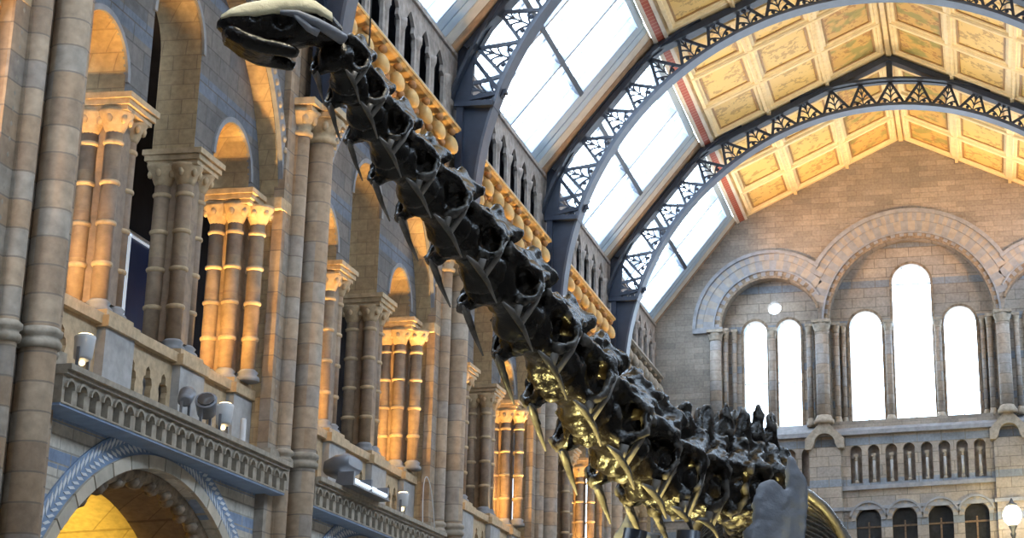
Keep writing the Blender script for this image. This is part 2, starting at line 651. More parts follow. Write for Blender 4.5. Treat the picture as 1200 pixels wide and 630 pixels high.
    # corridor behind the lights: rear wall, roof
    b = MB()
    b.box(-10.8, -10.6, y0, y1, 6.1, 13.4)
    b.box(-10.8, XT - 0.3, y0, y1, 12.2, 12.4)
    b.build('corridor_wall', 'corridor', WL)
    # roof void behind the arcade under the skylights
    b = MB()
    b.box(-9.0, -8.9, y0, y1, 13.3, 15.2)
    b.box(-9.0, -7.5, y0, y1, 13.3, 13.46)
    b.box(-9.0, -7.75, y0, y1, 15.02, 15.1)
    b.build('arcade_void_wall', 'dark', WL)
b = MB()
b.box(-8.0, XF, END - 0.3, END + 0.1, 0, 15.05)
b.build('corner_strip', 'endlow', WL)
# plain near part of the left wall, beside and behind the camera
b = MB()
b.box(-8.2, -7.6, -9, pier_y(-1), 0, 15.05)
b.build('near_wall', 'tympanum', WL)

# ---- right wall and the wall behind the camera
b = MB()
b.box(7.45, 8.2, -9, END + 0.2, 0, 15.05)
S(b.build('wall_right', 'tympanum'))
b = MB()
b.box(-8.2, 8.2, -9.3, -9, 0, 20.6)
S(b.build('wall_front', 'endlow'))

# ---- end wall
WE = struct('wall_back', (EX, END, 0))
SP = 14.82
b = MB()
holes = [arch(EX, SP, 2.45, 11.83, 40), arch(EX - 4.2, SP, 1.45, 11.6, 30), arch(EX + 4.2, SP, 1.45, 11.6, 30)]
outer = [(-8.2, 11.45), (8.2, 11.45), (8.2, 15.0), (5.2, 18.25), (0, 20.62), (-5.2, 18.25), (-8.2, 15.0)]
b.plate(outer, holes, END, END + 0.45, mpE)
b.build('gable_wall', 'gable', WE)
b = MB()
niche = []
b.plate([(-8.2, 9.9), (8.2, 9.9), (8.2, 11.45), (-8.2, 11.45)],
        [arch(EX - 1.8 + 0.515 * i, 10.93, 0.17, 10.0, 10) for i in range(8)] +
        [arch(EX - 4.75 + 0.515 * i, 10.93, 0.17, 10.0, 10) for i in range(4)] +
        [arch(EX + 3.2 + 0.515 * i, 10.93, 0.17, 10.0, 10) for i in range(4)], END, END + 0.3, mpE)
b.cur = 1
b.box(-8.2, 8.2, END + 0.3, END + 0.4, 9.9, 11.45)
b.build('niche_wall', ['endlow', 'arcade'], WE)
b = MB()
small = [EX - 1.5 + 1.04 * i for i in range(4)]
b.plate([(-8.2, 0), (8.2, 0), (8.2, 9.9), (-8.2, 9.9)], [arch(x, 8.92, 0.36, 7.2, 16) for x in small], END, END + 0.4, mpE)
b.build('lower_wall', 'endlow', WE)
# inner tympana with the window openings
b = MB()
ctr = arch(EX, 15.99, 0.58, 11.85, 24)
lts = [arch(EX + s * 1.41, 14.70, 0.48, 11.85, 20) for s in (-1, 1)]
b.plate(arch(EX, SP, 2.55, 11.8, 40), [ctr] + lts, END + 0.38, END + 0.75, mpE)
for s in (-1, 1):
    cx = EX + s * 4.2
    b.plate(arch(cx, SP, 1.55, 11.6, 30), [arch(cx - 0.5, 14.72, 0.34, 11.7, 18), arch(cx + 0.5, 14.72, 0.34, 11.7, 18), circle(cx + 0.08, 15.45, 0.2)], END + 0.38, END + 0.75, mpE)
b.build('window_tympanum', 'endlow', WE)
b = MB()
rims = [(EX, 15.99, 0.58, 11.86)] + [(EX + s * 1.41, 14.70, 0.48, 11.86) for s in (-1, 1)] + [(EX + s * 4.2 + q, 14.72, 0.34, 11.72) for s in (-1, 1) for q in (-0.5, 0.5)]
for (cx, sp_, r, z0) in rims:
    b.arc_band((cx, sp_), r, r + 0.075, 0, pi, END + 0.34, END + 0.40, mpE, 20)
    for s in (-1, 1):
        x0, x1 = sorted((cx + s * r, cx + s * (r + 0.075)))
        b.box(x0, x1, END + 0.34, END + 0.40, z0, sp_)
b.build('window_rim', 'carved', WE)
# sloping sill
b = MB()
b.plate([(END - 0.14, 11.40), (END + 0.7, 11.40), (END + 0.7, 11.86), (END + 0.3, 11.84), (END - 0.14, 11.52)], [], -7.3, 7.3, lambda u, v, d: (d, u, v))
b.box(-7.3, 7.3, END - 0.1, END + 0.05, 9.80, 9.92)
b.build('window_sill', 'greystone', WE)
# archivolts
vous_blue = plain('blue_grey_voussoir', (0.265, 0.275, 0.29), 0.75, 0.15, 6)
vous_cream = plain('cream_voussoir', (0.34, 0.305, 0.265), 0.75, 0.15, 6)
b = MB()


def archivolt(c, r_in, bands, keep):
    for r0, r1, n, m0, m1, dp in bands:
        for i in range(n):
            a0, a1 = pi * i / n, pi * (i + 1) / n
            am = (a0 + a1) / 2
            if not keep(c[0] + (r0 + r1) / 2 * cos(am)):
                continue
            b.cur = m0 if i % 2 else m1
            b.arc_band(c, r0, r1, a0, a1, END - dp, END + 0.02, mpE, 2)


cut = 2.78
archivolt((EX, SP), 2.45, [(2.45, 2.52, 40, 3, 3, 0.05), (2.52, 2.62, 60, 2, 3, 0.02), (2.62, 2.68, 40, 2, 2, 0.07), (2.68, 3.0, 42, 0, 1, 0.03), (3.0, 3.26, 72, 1, 2, 0.05), (3.26, 3.38, 60, 2, 2, 0.11)], lambda x: abs(x - EX) < cut)
for s in (-1, 1):
    archivolt((EX + s * 4.2, SP), 1.45, [(1.45, 1.52, 30, 3, 3, 0.05), (1.52, 1.66, 40, 2, 3, 0.02), (1.66, 1.71, 30, 2, 2, 0.07), (1.71, 2.0, 28, 0, 1, 0.03), (2.0, 2.2, 44, 1, 0, 0.05), (2.2, 2.3, 40, 2, 2, 0.11)], lambda x: (x - EX) * s > cut)
for x in small:
    for i in range(16):
        a0, a1 = pi * i / 16, pi * (i + 1) / 16
        b.cur = i % 2
        b.arc_band((x, 8.92), 0.37, 0.50, a0, a1, END - 0.04, END + 0.02, mpE, 2)
    b.cur = 2
    b.arc_band((x, 8.92), 0.50, 0.56, 0.25, pi - 0.25, END - 0.09, END + 0.02, mpE, 16)
b.build('archivolt', [vous_blue, vous_cream, M['greystone'], M['carved']], WE)
b = MB()
for s in (-1, 1):
    x0, x1 = sorted((EX + s * 6.5, EX + s * 5.62))
    b.box(x0, x1, END - 0.1, END + 0.02, SP - 0.14, SP + 0.02)
b.box(-7.3, 7.3, END - 0.06, END + 0.02, 9.22, 9.32)
b.build('string_course', 'greystone', WE)

WN = [0]


def window(glass_polys, mat, bars, depth, mp, barmat='glazing'):
    WN[0] += 1
    g = MB()
    for p in glass_polys:
        g.plate(p, [], depth, depth + 0.02, mp)
    o = S(g.build('window_%d' % WN[0], mat))
    if bars:
        f = MB()
        for (u0, v0, u1, v1, w) in bars:
            du, dv = u1 - u0, v1 - v0
            l = hypot(du, dv)
            nx, ny = -dv / l * w / 2, du / l * w / 2
            f.plate([(u0 + nx, v0 + ny), (u1 + nx, v1 + ny), (u1 - nx, v1 - ny), (u0 - nx, v0 - ny)], [], depth - 0.04, depth + 0.05, mp)
        f.build('glazing_bar', barmat, o)
    return o


window([ctr], 'glass', [(EX - 0.58, 16.0, EX + 0.58, 16.0, 0.03), (EX, 11.85, EX, 12.2, 0.03)], END + 0.6, mpE)
for l in lts:
    window([l], 'glass', [(l[0][0] + 0.48, 11.85, l[0][0] + 0.48, 12.1, 0.03)], END + 0.6, mpE)
for s in (-1, 1):
    cx = EX + s * 4.2
    for q in (-0.5, 0.5):
        window([arch(cx + q, 14.72, 0.34, 11.7, 18)], 'glass', [(cx + q - 0.34, 13.2, cx + q + 0.34, 13.2, 0.025)], END + 0.6, mpE)
    window([circle(cx + 0.08, 15.45, 0.2)], 'glass', [], END + 0.6, mpE)
for x in small:
    window([arch(x, 8.92, 0.36, 7.2, 16)], 'darkglass', [(x, 7.2, x, 8.9, 0.05), (x - 0.36, 8.75, x + 0.36, 8.75, 0.05)], END + 0.25, mpE, 'brown')

# ---- attached columns of the end wall
CAPP = [(1.0, 0), (1.05, 0.02), (1.25, 0.1), (1.55, 0.24), (1.7, 0.28), (1.7, 0.36)]


def column(x, y, z0, z1, r, label, mat='endshaft', cap=0.32, base=0.25, group=None, n=12):
    t = thing('engaged_shaft', label, 'column', (x, y, z0), group)
    s = MB()
    s.lathe(x, y, [(r, z0 + base), (r, z1 - cap)], n)
    s.build('shaft', mat, t)
    s = MB()
    s.lathe(x, y, [(r, z1 - cap), (r * 1.15, z1 - cap + 0.03), (r * 1.05, z1 - cap + 0.07), (r * 1.25, z1 - cap * 0.55), (r * 1.36, z1 - 0.08)], n)
    q = r * 1.4
    s.box(x - q, x + q, y - q, y + q, z1 - 0.08, z1)
    s.build('capital', 'buffgrey', t)
    s = MB()
    s.lathe(x, y, [(r * 1.5, z0), (r * 1.5, z0 + base * 0.4), (r * 1.2, z0 + base * 0.7), (r, z0 + base)], n)
    s.build('base', 'buffgrey', t)
    return t


for s, nm in ((-1, 'left'), (1, 'right')):
    xp = EX + s * 2.68
    fr = 'triple window, %s side' % nm
    column(xp, END - 0.2, 11.75, SP, 0.2, 'stout stone column beside the %s' % fr, cap=0.36)
    column(xp - s * 0.40, END + 0.12, 11.75, SP, 0.085, 'thin stone shaft next inside the stout column by the %s' % fr)
    column(xp - s * 0.60, END + 0.3, 11.75, SP, 0.07, 'thin recessed shaft at the outer light of the %s' % fr)
    column(xp + s * 0.40, END + 0.12, 11.75, SP, 0.085, 'thin stone shaft outside the stout column by the %s' % fr)
    column(EX + s * 0.74, END + 0.3, 11.75, 14.85, 0.11, 'slim shaft between the tall middle light and the %s light' % nm)
    if s < 0:
        cx = EX + s * 4.2
        column(cx - s * 1.3, END + 0.3, 11.7, SP, 0.07, 'thin shaft right of the twin lancets in the left window')
        column(cx + s * 1.62, END - 0.12, 11.7, SP - 0.1, 0.17, 'stout stone column left of the twin lancet window')
        column(cx + s * 1.36, END + 0.12, 11.7, SP, 0.08, 'thin shaft just right of the stout column by the twin lancets')
        column(cx + s * 1.12, END + 0.3, 11.7, SP, 0.07, 'thin recessed shaft left against the twin lancets')
        column(cx, END + 0.3, 11.7, 14.8, 0.11, 'slim shaft standing between the two lancets')
for i in range(8):
    x = EX - 1.8 + 0.515 * i
    column(x, END + 0.08, 10.0, 10.85, 0.045, '%s little column from the left in the niche row below the triple window' % ['first', 'second', 'third', 'fourth', 'fifth', 'sixth', 'seventh', 'last'][i], 'palegrey', 0.2, 0.1, 'colonnettes in the niche row', 8)

# gabled buttresses
for s, nm in ((-1, 'left'), (1, 'right')):
    x = EX + s * 2.68
    t = thing('gabled_buttress', 'flat stone buttress with a gabled cap, %s of the niche row' % nm, 'buttress', (x, END, 0))
    b = MB()
    b.box(x - 0.46, x + 0.46, END - 0.22, END - 0.0, 0, 11.05)
    b.build('buttress_body', 'endlow', t)
    b = MB()
    b.plate([(x - 0.56, 11.0), (x - 0.38, 11.0), (x - 0.33, 11.1)] + [(x + 0.3 * cos(pi - pi * i / 12), 11.15 + 0.3 * sin(pi - pi * i / 12)) for i in range(13)] +
            [(x + 0.33, 11.1), (x + 0.38, 11.0), (x + 0.56, 11.0), (x + 0.56, 11.3), (x + 0.1, 11.78), (x, 11.95), (x - 0.1, 11.78), (x - 0.56, 11.3)], [], END - 0.36, END - 0.0, mpE)
    b.build('gable_cap', 'buffgrey', t)
    b = MB()
    b.box(x - 0.52, x + 0.52, END - 0.28, END - 0.0, 9.2, 9.3)
    b.build('string_moulding', 'greystone', t)

# ================================================================== ROOF
EAVE = (5.08, 18.07)
RIDGE = 20.46
LOW = (7.5, 15.05)
sl = Vector((LOW[0] - EAVE[0], 0, LOW[1] - EAVE[1]))       # down the glass slope (right side)
SLN = sl.length
CE = struct('ceiling', (0, 36, 18))


def slope_pt(s, v, y, off, sgn):
    """v runs 0..1 from foot of the glass to the eaves strip, off outwards"""
    x = LOW[0] + (EAVE[0] - LOW[0]) * v
    z = LOW[1] + (EAVE[1] - LOW[1]) * v
    nx, nz = (EAVE[1] - LOW[1]) / SLN, (LOW[0] - EAVE[0]) / SLN
    return (sgn * (x + nx * off), y, z + nz * off)


def slab(mb, y0, y1, v0, v1, o0, o1, sgn):
    vs = [slope_pt(0, v, y, o, sgn) for v in (v0, v1) for y in (y0, y1) for o in (o0, o1)]
    mb.add(vs, [(0, 1, 3, 2), (4, 6, 7, 5), (0, 4, 5, 1), (2, 3, 7, 6), (0, 2, 6, 4), (1, 5, 7, 3)])


portals = []
for sgn in (-1, 1):
    side = 'left' if sgn < 0 else 'right'
    for k in range(-3, 5):
        c = bay_c(k)
        ya, yb = c - PITCH / 2, min(c + PITCH / 2, END + 0.2)
        if k == -3:
            ya = -9.3
        g0, g1 = c - 3.2, c + 2.35
        t = MB()
        # timber and boards in the roof plane next to the trusses
        t.cur = 0
        slab(t, ya, g0 - 0.1, 0, 1, 0, 0.35, sgn)
        slab(t, g1 + 0.90, yb, 0, 1, 0, 0.35, sgn)
        t.cur = 1
        slab(t, g0 - 0.1, g0, 0.0, 1, 0.01, 0.35, sgn)
        slab(t, g1 + 0.55, g1 + 0.90, 0.0, 1, 0.015, 0.35, sgn)
        t.cur = 2
        slab(t, g1 + 0.28, g1 + 0.55, 0.0, 1, 0.03, 0.45, sgn)
        slab(t, g1, g1 + 0.28, 0.0, 1, 0.05, 0.45, sgn)
        slab(t, g0, g1, 0.95, 1.0, 0.02, 0.45, sgn)
        slab(t, g0, g1, -0.01, 0.015, 0.05, 0.45, sgn)
        t.build('skylight_surround', ['timber', 'cream', 'bluewhite'], CE)
        # the glass with its bars
        WN[0] += 1
        w = MB()
        slab(w, g0, g1, 0.015, 0.95, 0.12, 0.13, sgn)
        o = S(w.build('window_%d' % WN[0], 'glass'))
        w = MB()
        wd = (g1 - g0) / 3
        for i in (1, 2):
            slab(w, g0 + wd * i - 0.045, g0 + wd * i + 0.045, 0.015, 0.95, 0.06, 0.25, sgn)
        for i in (0, 3):
            yy = g0 + wd * i
            slab(w, yy - 0.03, yy + 0.03, 0.015, 0.95, 0.06, 0.2, sgn)
        for i in (0.28, 0.72):
            for j in range(3):
                slab(w, g0 + wd * (j + i) - 0.008, g0 + wd * (j + i) + 0.008, 0.015, 0.95, 0.11, 0.14, sgn)
        w.build('glazing_bar', 'glazing', o)
        w = MB()
        slab(w, g0, g1, 0.435, 0.465, 0.03, 0.25, sgn)
        w.build('transom', 'irondark', o)
        portals.append((Vector(slope_pt(0, 0.48, c, 0.5, sgn)), sgn))
    # opaque slope of the ceiling
    b = MB()
    e0, e1 = EAVE
    for (y0, y1) in [(-9.3, END + 0.3)]:
        vs = [(sgn * e0, y0, e1), (0, y0, RIDGE), (0, y1, RIDGE), (sgn * e0, y1, e1)]
        vs += [(x, y, z + 0.3) for x, y, z in vs]
        b.add(vs, [(0, 1, 2, 3), (4, 7, 6, 5), (0, 4, 5, 1), (2, 6, 7, 3), (1, 5, 6, 2), (0, 3, 7, 4)])
    b.build('ceiling_boards', 'ceilrib', CE)
    # red strip and moulding at the eaves
    b = MB()
    for i, (m, o0, o1, dz) in enumerate(((0, 0.0, 0.10, 0.06), (1, 0.10, 0.27, 0.05), (0, 0.27, 0.36, 0.07))):
        b.cur = m
        d = Vector((-sgn * e0, 0, RIDGE - e1)).normalized()
        p = Vector((sgn * e0, 0, e1)) + d * ((o0 + o1) / 2)
        nrm = Vector((-sgn * (RIDGE - e1), 0, -e0)).normalized()
        b.obox(p + Vector((0, (END - 9) / 2, 0)) + nrm * dz / 2, d * (o1 - o0) / 2, Vector((0, (END + 9) / 2, 0)), nrm * dz / 2)
    b.build('eaves_strip', ['cream', 'red'], CE)
b = MB()
b.box(-0.07, 0.07, -9, END - 0.05, RIDGE - 0.1, RIDGE)
b.build('ridge_moulding', 'ceilrib', CE)

# ---- painted ceiling panels
CEL = sqrt(EAVE[0] ** 2 + (RIDGE - EAVE[1]) ** 2)
PC = [('eaves', 0.42, 2.0), ('middle', 2.0, 3.75), ('ridge', 3.75, 5.45)]
ROWS = 3


def ceil_pt(sgn, s, y, off):
    d = Vector((-sgn * EAVE[0], 0, RIDGE - EAVE[1])).normalized()
    nrm = Vector((-sgn * (RIDGE - EAVE[1]), 0, -EAVE[0])).normalized()
    return Vector((sgn * EAVE[0], 0, EAVE[1])) + d * s + nrm * off + Vector((0, y, 0))


TRN = {2: 'large truss', 3: 'middle truss', 4: 'last truss'}
for sgn in (-1, 1):
    for k in (2, 3, 4):
        for cn, s0, s1 in PC:
            for r in range(ROWS):
                ya = pier_y(k) + 0.5 + r * (PITCH - 1.0) / ROWS
                yb = ya + (PITCH - 1.0) / ROWS
                if k == 4:
                    ya -= 0.15 * (r + 1) / 3
                    yb -= 0.15 * (r + 2) / 3
                cs = [ceil_pt(sgn, s, y, 0) for s in (s0, s1) for y in (ya, yb)]
                ctrp = sum(cs, Vector()) / 4
                if not in_frame(cs + [ctrp], 220):
                    continue
                pos = {'eaves': 'beside the red strip', 'middle': 'midway up the slope', 'ridge': 'touching the ridge'}[cn]
                rw = ['first', 'second', 'third'][r]
                look = 'gold floral' if cn != 'ridge' else 'dark figured gold'
                t = thing('painted_panel', '%s panel %s, %s slope, %s row behind the %s' % (look, pos, 'left' if sgn < 0 else 'right', rw, TRN[k]),
                          'ceiling panel', ctrp, 'painted ceiling panels')
                m1, m2 = 0.10, 0.10

                def rect(i, off):
                    return [ceil_pt(sgn, s, y, off) for s, y in ((s0 + i, ya + i), (s1 - i, ya + i), (s1 - i, yb - i), (s0 + i, yb - i))]
                f = MB()
                loops = [rect(0.02, 0.0), rect(0.02, 0.10), rect(0.10, 0.12), rect(0.12, 0.07), rect(0.19, 0.07), rect(0.22, 0.015)]
                f.rings(loops, caps=False, smooth=False)
                f.build('panel_frame', 'ceilrib', t, recalc=False)
                f = MB()
                f.cur = 1
                f.rings([rect(0.215, 0.03), rect(0.215, 0.045), rect(0.265, 0.045), rect(0.265, 0.02)], caps=False, smooth=False)
                f.cur = 0
                f.add(rect(0.21, 0.02) + rect(0.21, 0.004), [(0, 1, 2, 3), (7, 6, 5, 4), (0, 4, 5, 1), (1, 5, 6, 2), (2, 6, 7, 3), (3, 7, 4, 0)])
                f.build('painted_field', ['field' if cn != 'ridge' else 'field_ridge', 'umber'], t)
# dotted battens between the columns of panels
b = MB()
for sgn in (-1, 1):
    for s in (2.0, 3.75):
        a, e = ceil_pt(sgn, s, 30, 0.03), ceil_pt(sgn, s, END - 0.05, 0.03)
        b.bar(a, e, 0.1, 0.14)
        for i in range(120):
            b.ellipsoid(ceil_pt(sgn, s, 30.1 + i * 0.2, 0.09), (0.035, 0, 0), (0, 0.035, 0), (0, 0, 0.035), 5, 3)
b.build('ceiling_batten', 'ceilrib', CE)

# ---- arched iron trusses
RL0, RL1, RU0, RU1, ZC, ZU = 7.05, 7.17, 7.84, 7.93, 11.87, 11.80


def truss(i, yT, label):
    t = thing('arched_truss', label, 'roof truss', (0, yT, 11.3), 'arched iron roof trusses')
    c = (0, ZC)
    b = MB()
    b.arc_band(c, RL0, RL0 + 0.05, -0.07, pi + 0.07, yT - 0.2, yT + 0.2, mpE, 72)
    b.arc_band(c, RL0 + 0.05, RL0 + 0.15, -0.07, pi + 0.07, yT - 0.03, yT + 0.03, mpE, 72)
    b.build('lower_chord', 'iron', t)
    b = MB()
    a0 = 0.24
    b.arc_band((0, ZU), RU1 - 0.06, RU1, a0, pi - a0, yT - 0.22, yT + 0.22, mpE, 60)
    b.arc_band((0, ZU), RU0, RU1 - 0.06, a0, pi - a0, yT - 0.03, yT + 0.03, mpE, 60)
    b.build('upper_chord', 'irondark', t)
    # posts: solid web between wall and arch
    for s in (-1, 1):
        b = MB()
        pts = []
        for j in range(13):
            a = -0.07 + (0.30 + 0.07) * j / 12
            pts.append((s * (RL0 + 0.05) * cos(a), ZC + (RL0 + 0.05) * sin(a)))
        pts += [(s * 7.30, pts[-1][1]), (s * 7.30, pts[0][1])]
        b.plate(pts, [], yT - 0.16, yT + 0.16, mpE)
        ztop = pts[12][1]
        b.box(*sorted((s * 7.44, s * 6.74)), yT - 0.3, yT + 0.3, ztop - 0.05, ztop + 0.05)
        b.box(*sorted((s * 7.40, s * 7.28)), yT - 0.27, yT + 0.27, 11.3, ztop)
        b.build('web_plate', 'ironpost', t)
        b = MB()
        b.bar((s * 7.36, yT, ztop), (s * 7.3, yT, ztop + 1.3), 0.3, 0.12, (0, 1, 0))
        b.bar((s * 7.4, yT, ztop + 0.15), (s * 6.55, yT, ztop + 0.3), 0.14, 0.08)
        b.bar((s * 7.3, yT, ztop + 1.15), (s * 6.62, yT, ztop + 0.2), 0.14, 0.08)
        b.build('bracket', 'ironpost', t)
        # rafter under the ceiling slope
        b = MB()
        p0 = ceil_pt(s, CEL - 0.1, yT, 0.12)
        p1 = ceil_pt(s, 0.1, yT, 0.12)
        b.bar(p0, p1, 0.34, 0.16)
        q0 = Vector(slope_pt(0, 1.0, yT, -0.1, s))
        q1 = Vector(slope_pt(0, 0.05, yT, -0.1, s))
        b.bar(q0, q1, 0.34, 0.12)
        b.build('rafter', 'irondark', t)
    b = MB()
    b.box(-0.08, 0.08, yT - 0.08, yT + 0.08, ZU + RU1 - 0.02, RIDGE - 0.1)
    b.build('king_post', 'irondark', t)
    # lattice
    da = 0.1027
    NB = 12
    for j in range(-NB, NB + 1):
        a = pi / 2 + j * da
        up = Vector((cos(a) * (RU0 + 0.02), 0, ZU + sin(a) * (RU0 + 0.02)))
        feet = []
        for s in (-1, 1):
            aa = a + s * da * 0.5
            feet.append(Vector((cos(aa) * (RL1 - 0.01), 0, ZC + sin(aa) * (RL1 - 0.01))))
        m = MB()
        Y = Vector((0, yT, 0))
        for s in (0, 1):
            m.bar(up + Y, feet[s] + Y, 0.07, 0.055, (0, 1, 0))
        m.build('lattice_strut', 'irondark' if abs(j) < 8 else 'iron', t)  # backlit shade near the crown painted as darker iron
        if j % 1 == 0:
            # cast foliage in the triangle
            m = MB()
            mid = (feet[0] + feet[1]) / 2
            ax = (up - mid)
            sd = (feet[1] - feet[0]) / 2
            m.bar(mid + Y, up + Y, 0.03, 0.035, (0, 1, 0))
            for s in (-1, 1):
                for q, rr in ((0.05, 0.85), (0.3, 0.6), (0.52, 0.36)):
                    pts = []
                    for w in range(6):
                        ff = w / 5
                        pts.append(mid + ax * (q + 0.22 * sin(ff * pi * 0.6)) + sd * s * rr * 0.82 * ff + Y)
                    m.tube(pts, [0.022, 0.02, 0.02, 0.02, 0.028, 0.034], 5)
                m.ellipsoid(mid + ax * 0.16 + sd * s * 0.42 + Y, (0.05, 0, 0), (0, 0.02, 0), (0, 0, 0.05), 6, 4)
            m.build('foliage_scroll', 'irondark' if abs(j) < 8 else 'iron', t)  # same darker iron for the backlit crown
    return t


truss(0, pier_y(1), 'blue-grey iron truss whose foot shows just behind the skull')
truss(1, pier_y(2), 'large blue-grey iron arched truss standing on the third pier from the left')
truss(2, pier_y(3), 'blue-grey iron arched truss with leafy lattice on the fourth pier from the left')
truss(3, pier_y(4), 'iron arched truss nearest the end gable, its king post touching the ridge')

# ================================================================== LEFT WALL THINGS
XB = -7.30


def pier(i):
    y = pier_y(i)
    t = thing('clustered_pier', '%s tall clustered stone pier from the left along the side wall' % ORD[i], 'pier', (XB, y, 0), 'clustered stone piers of the side wall')
    for nm, x, yy, r in (('shaft', XB, y, 0.17), ('shaft', XB - 0.14, y - 0.38, 0.11), ('shaft', XB - 0.14, y + 0.38, 0.11)):
        b = MB()
        b.lathe(x, yy, [(r, 0.5), (r, 10.78)], 18)
        b.build(nm, 'pier', t)
    for s in (-1, 1):
        b = MB()
        yy = y + s * 0.64
        b.box(XF - 0.05, XF + 0.09, yy - 0.15, yy + 0.15, 0, 12.05)
        b.build('pilaster_strip', 'pier', t)
    b = MB()
    b.box(XF - 0.05, XF + 0.12, y - 0.5, y + 0.5, 0, 11.2)
    b.build('pier_core', 'pier', t)
    # band of rings at the gallery level
    for x, yy, r in ((XB, y, 0.17), (XB - 0.14, y - 0.38, 0.11), (XB - 0.14, y + 0.38, 0.11)):
        b = MB()
        b.lathe(x, yy, [(r - 0.004, 6.14), (r + 0.03, 6.15), (r + 0.04, 6.19), (r + 0.03, 6.22), (r + 0.012, 6.235), (r + 0.012, 6.26), (r + 0.04, 6.28), (r + 0.04, 6.32), (r - 0.004, 6.36)], 18)
        b.build('shaft_ring', 'buffgrey', t)
    b = MB()
    b.box(XF - 0.05, XF + 0.15, y - 0.84, y + 0.84, 6.14, 6.3)
    b.build('string_moulding', 'buffgrey', t)
    # capitals with stepped abacus
    b = MB()
    for x, yy, r in ((XB, y, 0.17), (XB - 0.14, y - 0.38, 0.11), (XB - 0.14, y + 0.38, 0.11)):
        b.lathe(x, yy, [(r, 10.74), (r + 0.04, 10.76), (r + 0.04, 10.81), (r, 10.83), (r + 0.02, 10.9), (r + 0.1, 11.06), (r + 0.13, 11.1)], 16)
        for j in range(6):
            a = pi * 2 * j / 6
            b.ellipsoid((x + (r + 0.05) * cos(a), yy + (r + 0.05) * sin(a), 10.99), (0.05, 0, 0), (0, 0.05, 0), (0, 0, 0.09), 6, 4)
    for o, z0, z1 in ((0.0, 11.08, 11.16), (0.05, 11.16, 11.26)):
        b.box(XF, XB + 0.24 + o, y - 0.3 - o, y + 0.3 + o, z0, z1)
        b.box(XF, XB + 0.05 + o, y - 0.58 - o, y + 0.58 + o, z0, z1)
    b.build('capital', 'buff', t)
    b = MB()
    b.box(XF - 0.02, -7.50, y - 0.42, y + 0.42, 11.26, 13.3)
    b.build('upper_block', 'brown', t)
    b = MB()
    b.box(XF, XB + 0.26, y - 0.6, y + 0.6, 0, 0.5)
    b.build('plinth', 'buffgrey', t)
    return t


for i in range(5):
    pier(i)

CLR = 0.092


def cluster(c, off, which, k):
    """group of ringed shafts that carries the tympanum between two lights"""
    y = c + off
    w = {'A': 'before the tall opening', 'B': 'after the tall opening', 'C': 'against the pier'}[which]
    lit = {'A': 'amber-lit', 'B': 'dim', 'C': 'brightly amber-lit'}[which]
    t = thing('column_cluster', '%s cluster of ringed shafts %s, %s' % (lit, w, bay_words(k)), 'column cluster', (XT - 0.25, y, 6.1), 'ringed shaft clusters in the gallery')
    if which == 'C':
        pos = [(XT - 0.10, y - 0.16), (XT - 0.36, y - 0.16), (XT - 0.10, y + 0.12), (XT + 0.11, y + 0.06), (XT - 0.36, y + 0.12)]
        pos = [(XT - 0.38, y - 0.17), (XT - 0.14, y - 0.17), (XT + 0.10, y - 0.02), (XT - 0.14, y + 0.14)]
    else:
        pos = [(XT - 0.12, y - 0.18), (XT - 0.40, y - 0.18), (XT - 0.12, y + 0.18), (XT - 0.40, y + 0.18)]
    core = MB()
    core.box(XT - 0.46, XT - 0.06, y - 0.16, y + 0.16, 7.3, 9.4)
    core.build('core', 'shaft', t)
    for px, py in pos:
        r = CLR
        b = MB()
        b.lathe(px, py, [(r, 7.25), (r, 9.32)], 14)
        b.build('shaft', 'shaft', t)
        for z in (7.72, 8.2, 8.68, 9.16):
            b = MB()
            b.lathe(px, py, [(r - 0.004, z - 0.032), (r + 0.016, z - 0.02), (r + 0.02, z), (r + 0.016, z + 0.02), (r - 0.004, z + 0.032)], 14)
            b.build('shaft_ring', 'buff', t)
        b = MB()
        b.lathe(px, py, [(r + 0.06, 7.15), (r + 0.06, 7.2), (r + 0.02, 7.24), (r + 0.04, 7.27), (r, 7.31)], 14)
        b.build('base', 'greystone', t)
    b = MB()
    for px, py in pos:
        b.lathe(px, py, [(CLR, 9.28), (CLR + 0.02, 9.32), (CLR + 0.05, 9.40), (CLR + 0.10, 9.50), (CLR + 0.11, 9.54)], 12)
        for j in range(6):
            a = pi * 2 * j / 6 + 0.5
            b.ellipsoid((px + (CLR + 0.06) * cos(a), py + (CLR + 0.06) * sin(a), 9.43), (0.04, 0, 0), (0, 0.04, 0), (0, 0, 0.06), 6, 4)
    hw = 0.36
    x1 = XT + 0.10 if which != 'C' else XT + 0.12
    b.box(XT - 0.55, x1 - 0.03, y - hw + 0.03, y + hw - 0.03, 9.52, 9.58)
    b.box(XT - 0.58, x1, y - hw, y + hw, 9.58, 9.65)
    b.box(XT - 0.60, x1 + 0.03, y - hw - 0.03, y + hw + 0.03, 9.65, 9.72)
    if which == 'C':
        b.box(XT, XF + 0.10, y + 0.10, y + 0.48, 9.56, 9.72)
    b.build('capital', 'buff', t)
    # pedestal
    b = MB()
    b.box(XT - 0.55, XT + 0.08, y - 0.36, y + 0.36, 6.1, 6.95)
    b.cur = 1
    b.box(XT - 0.57, XT + 0.12, y - 0.40, y + 0.40, 6.95, 7.08)
    b.box(XT - 0.52, XT + 0.06, y - 0.34, y + 0.34, 7.08, 7.16)
    b.box(XT - 0.57, XT + 0.12, y - 0.40, y + 0.40, 6.1, 6.2)
    b.build('pedestal', ['palegrey', 'buff'], t)
    return t


for k in range(-1, 5):
    c = bay_c(k)
    for off, w in ((-1.0, 'A'), (1.0, 'B'), (2.68, 'C')):
        if k == -1 and w != 'C':
            continue
        cluster(c, off, w, k)


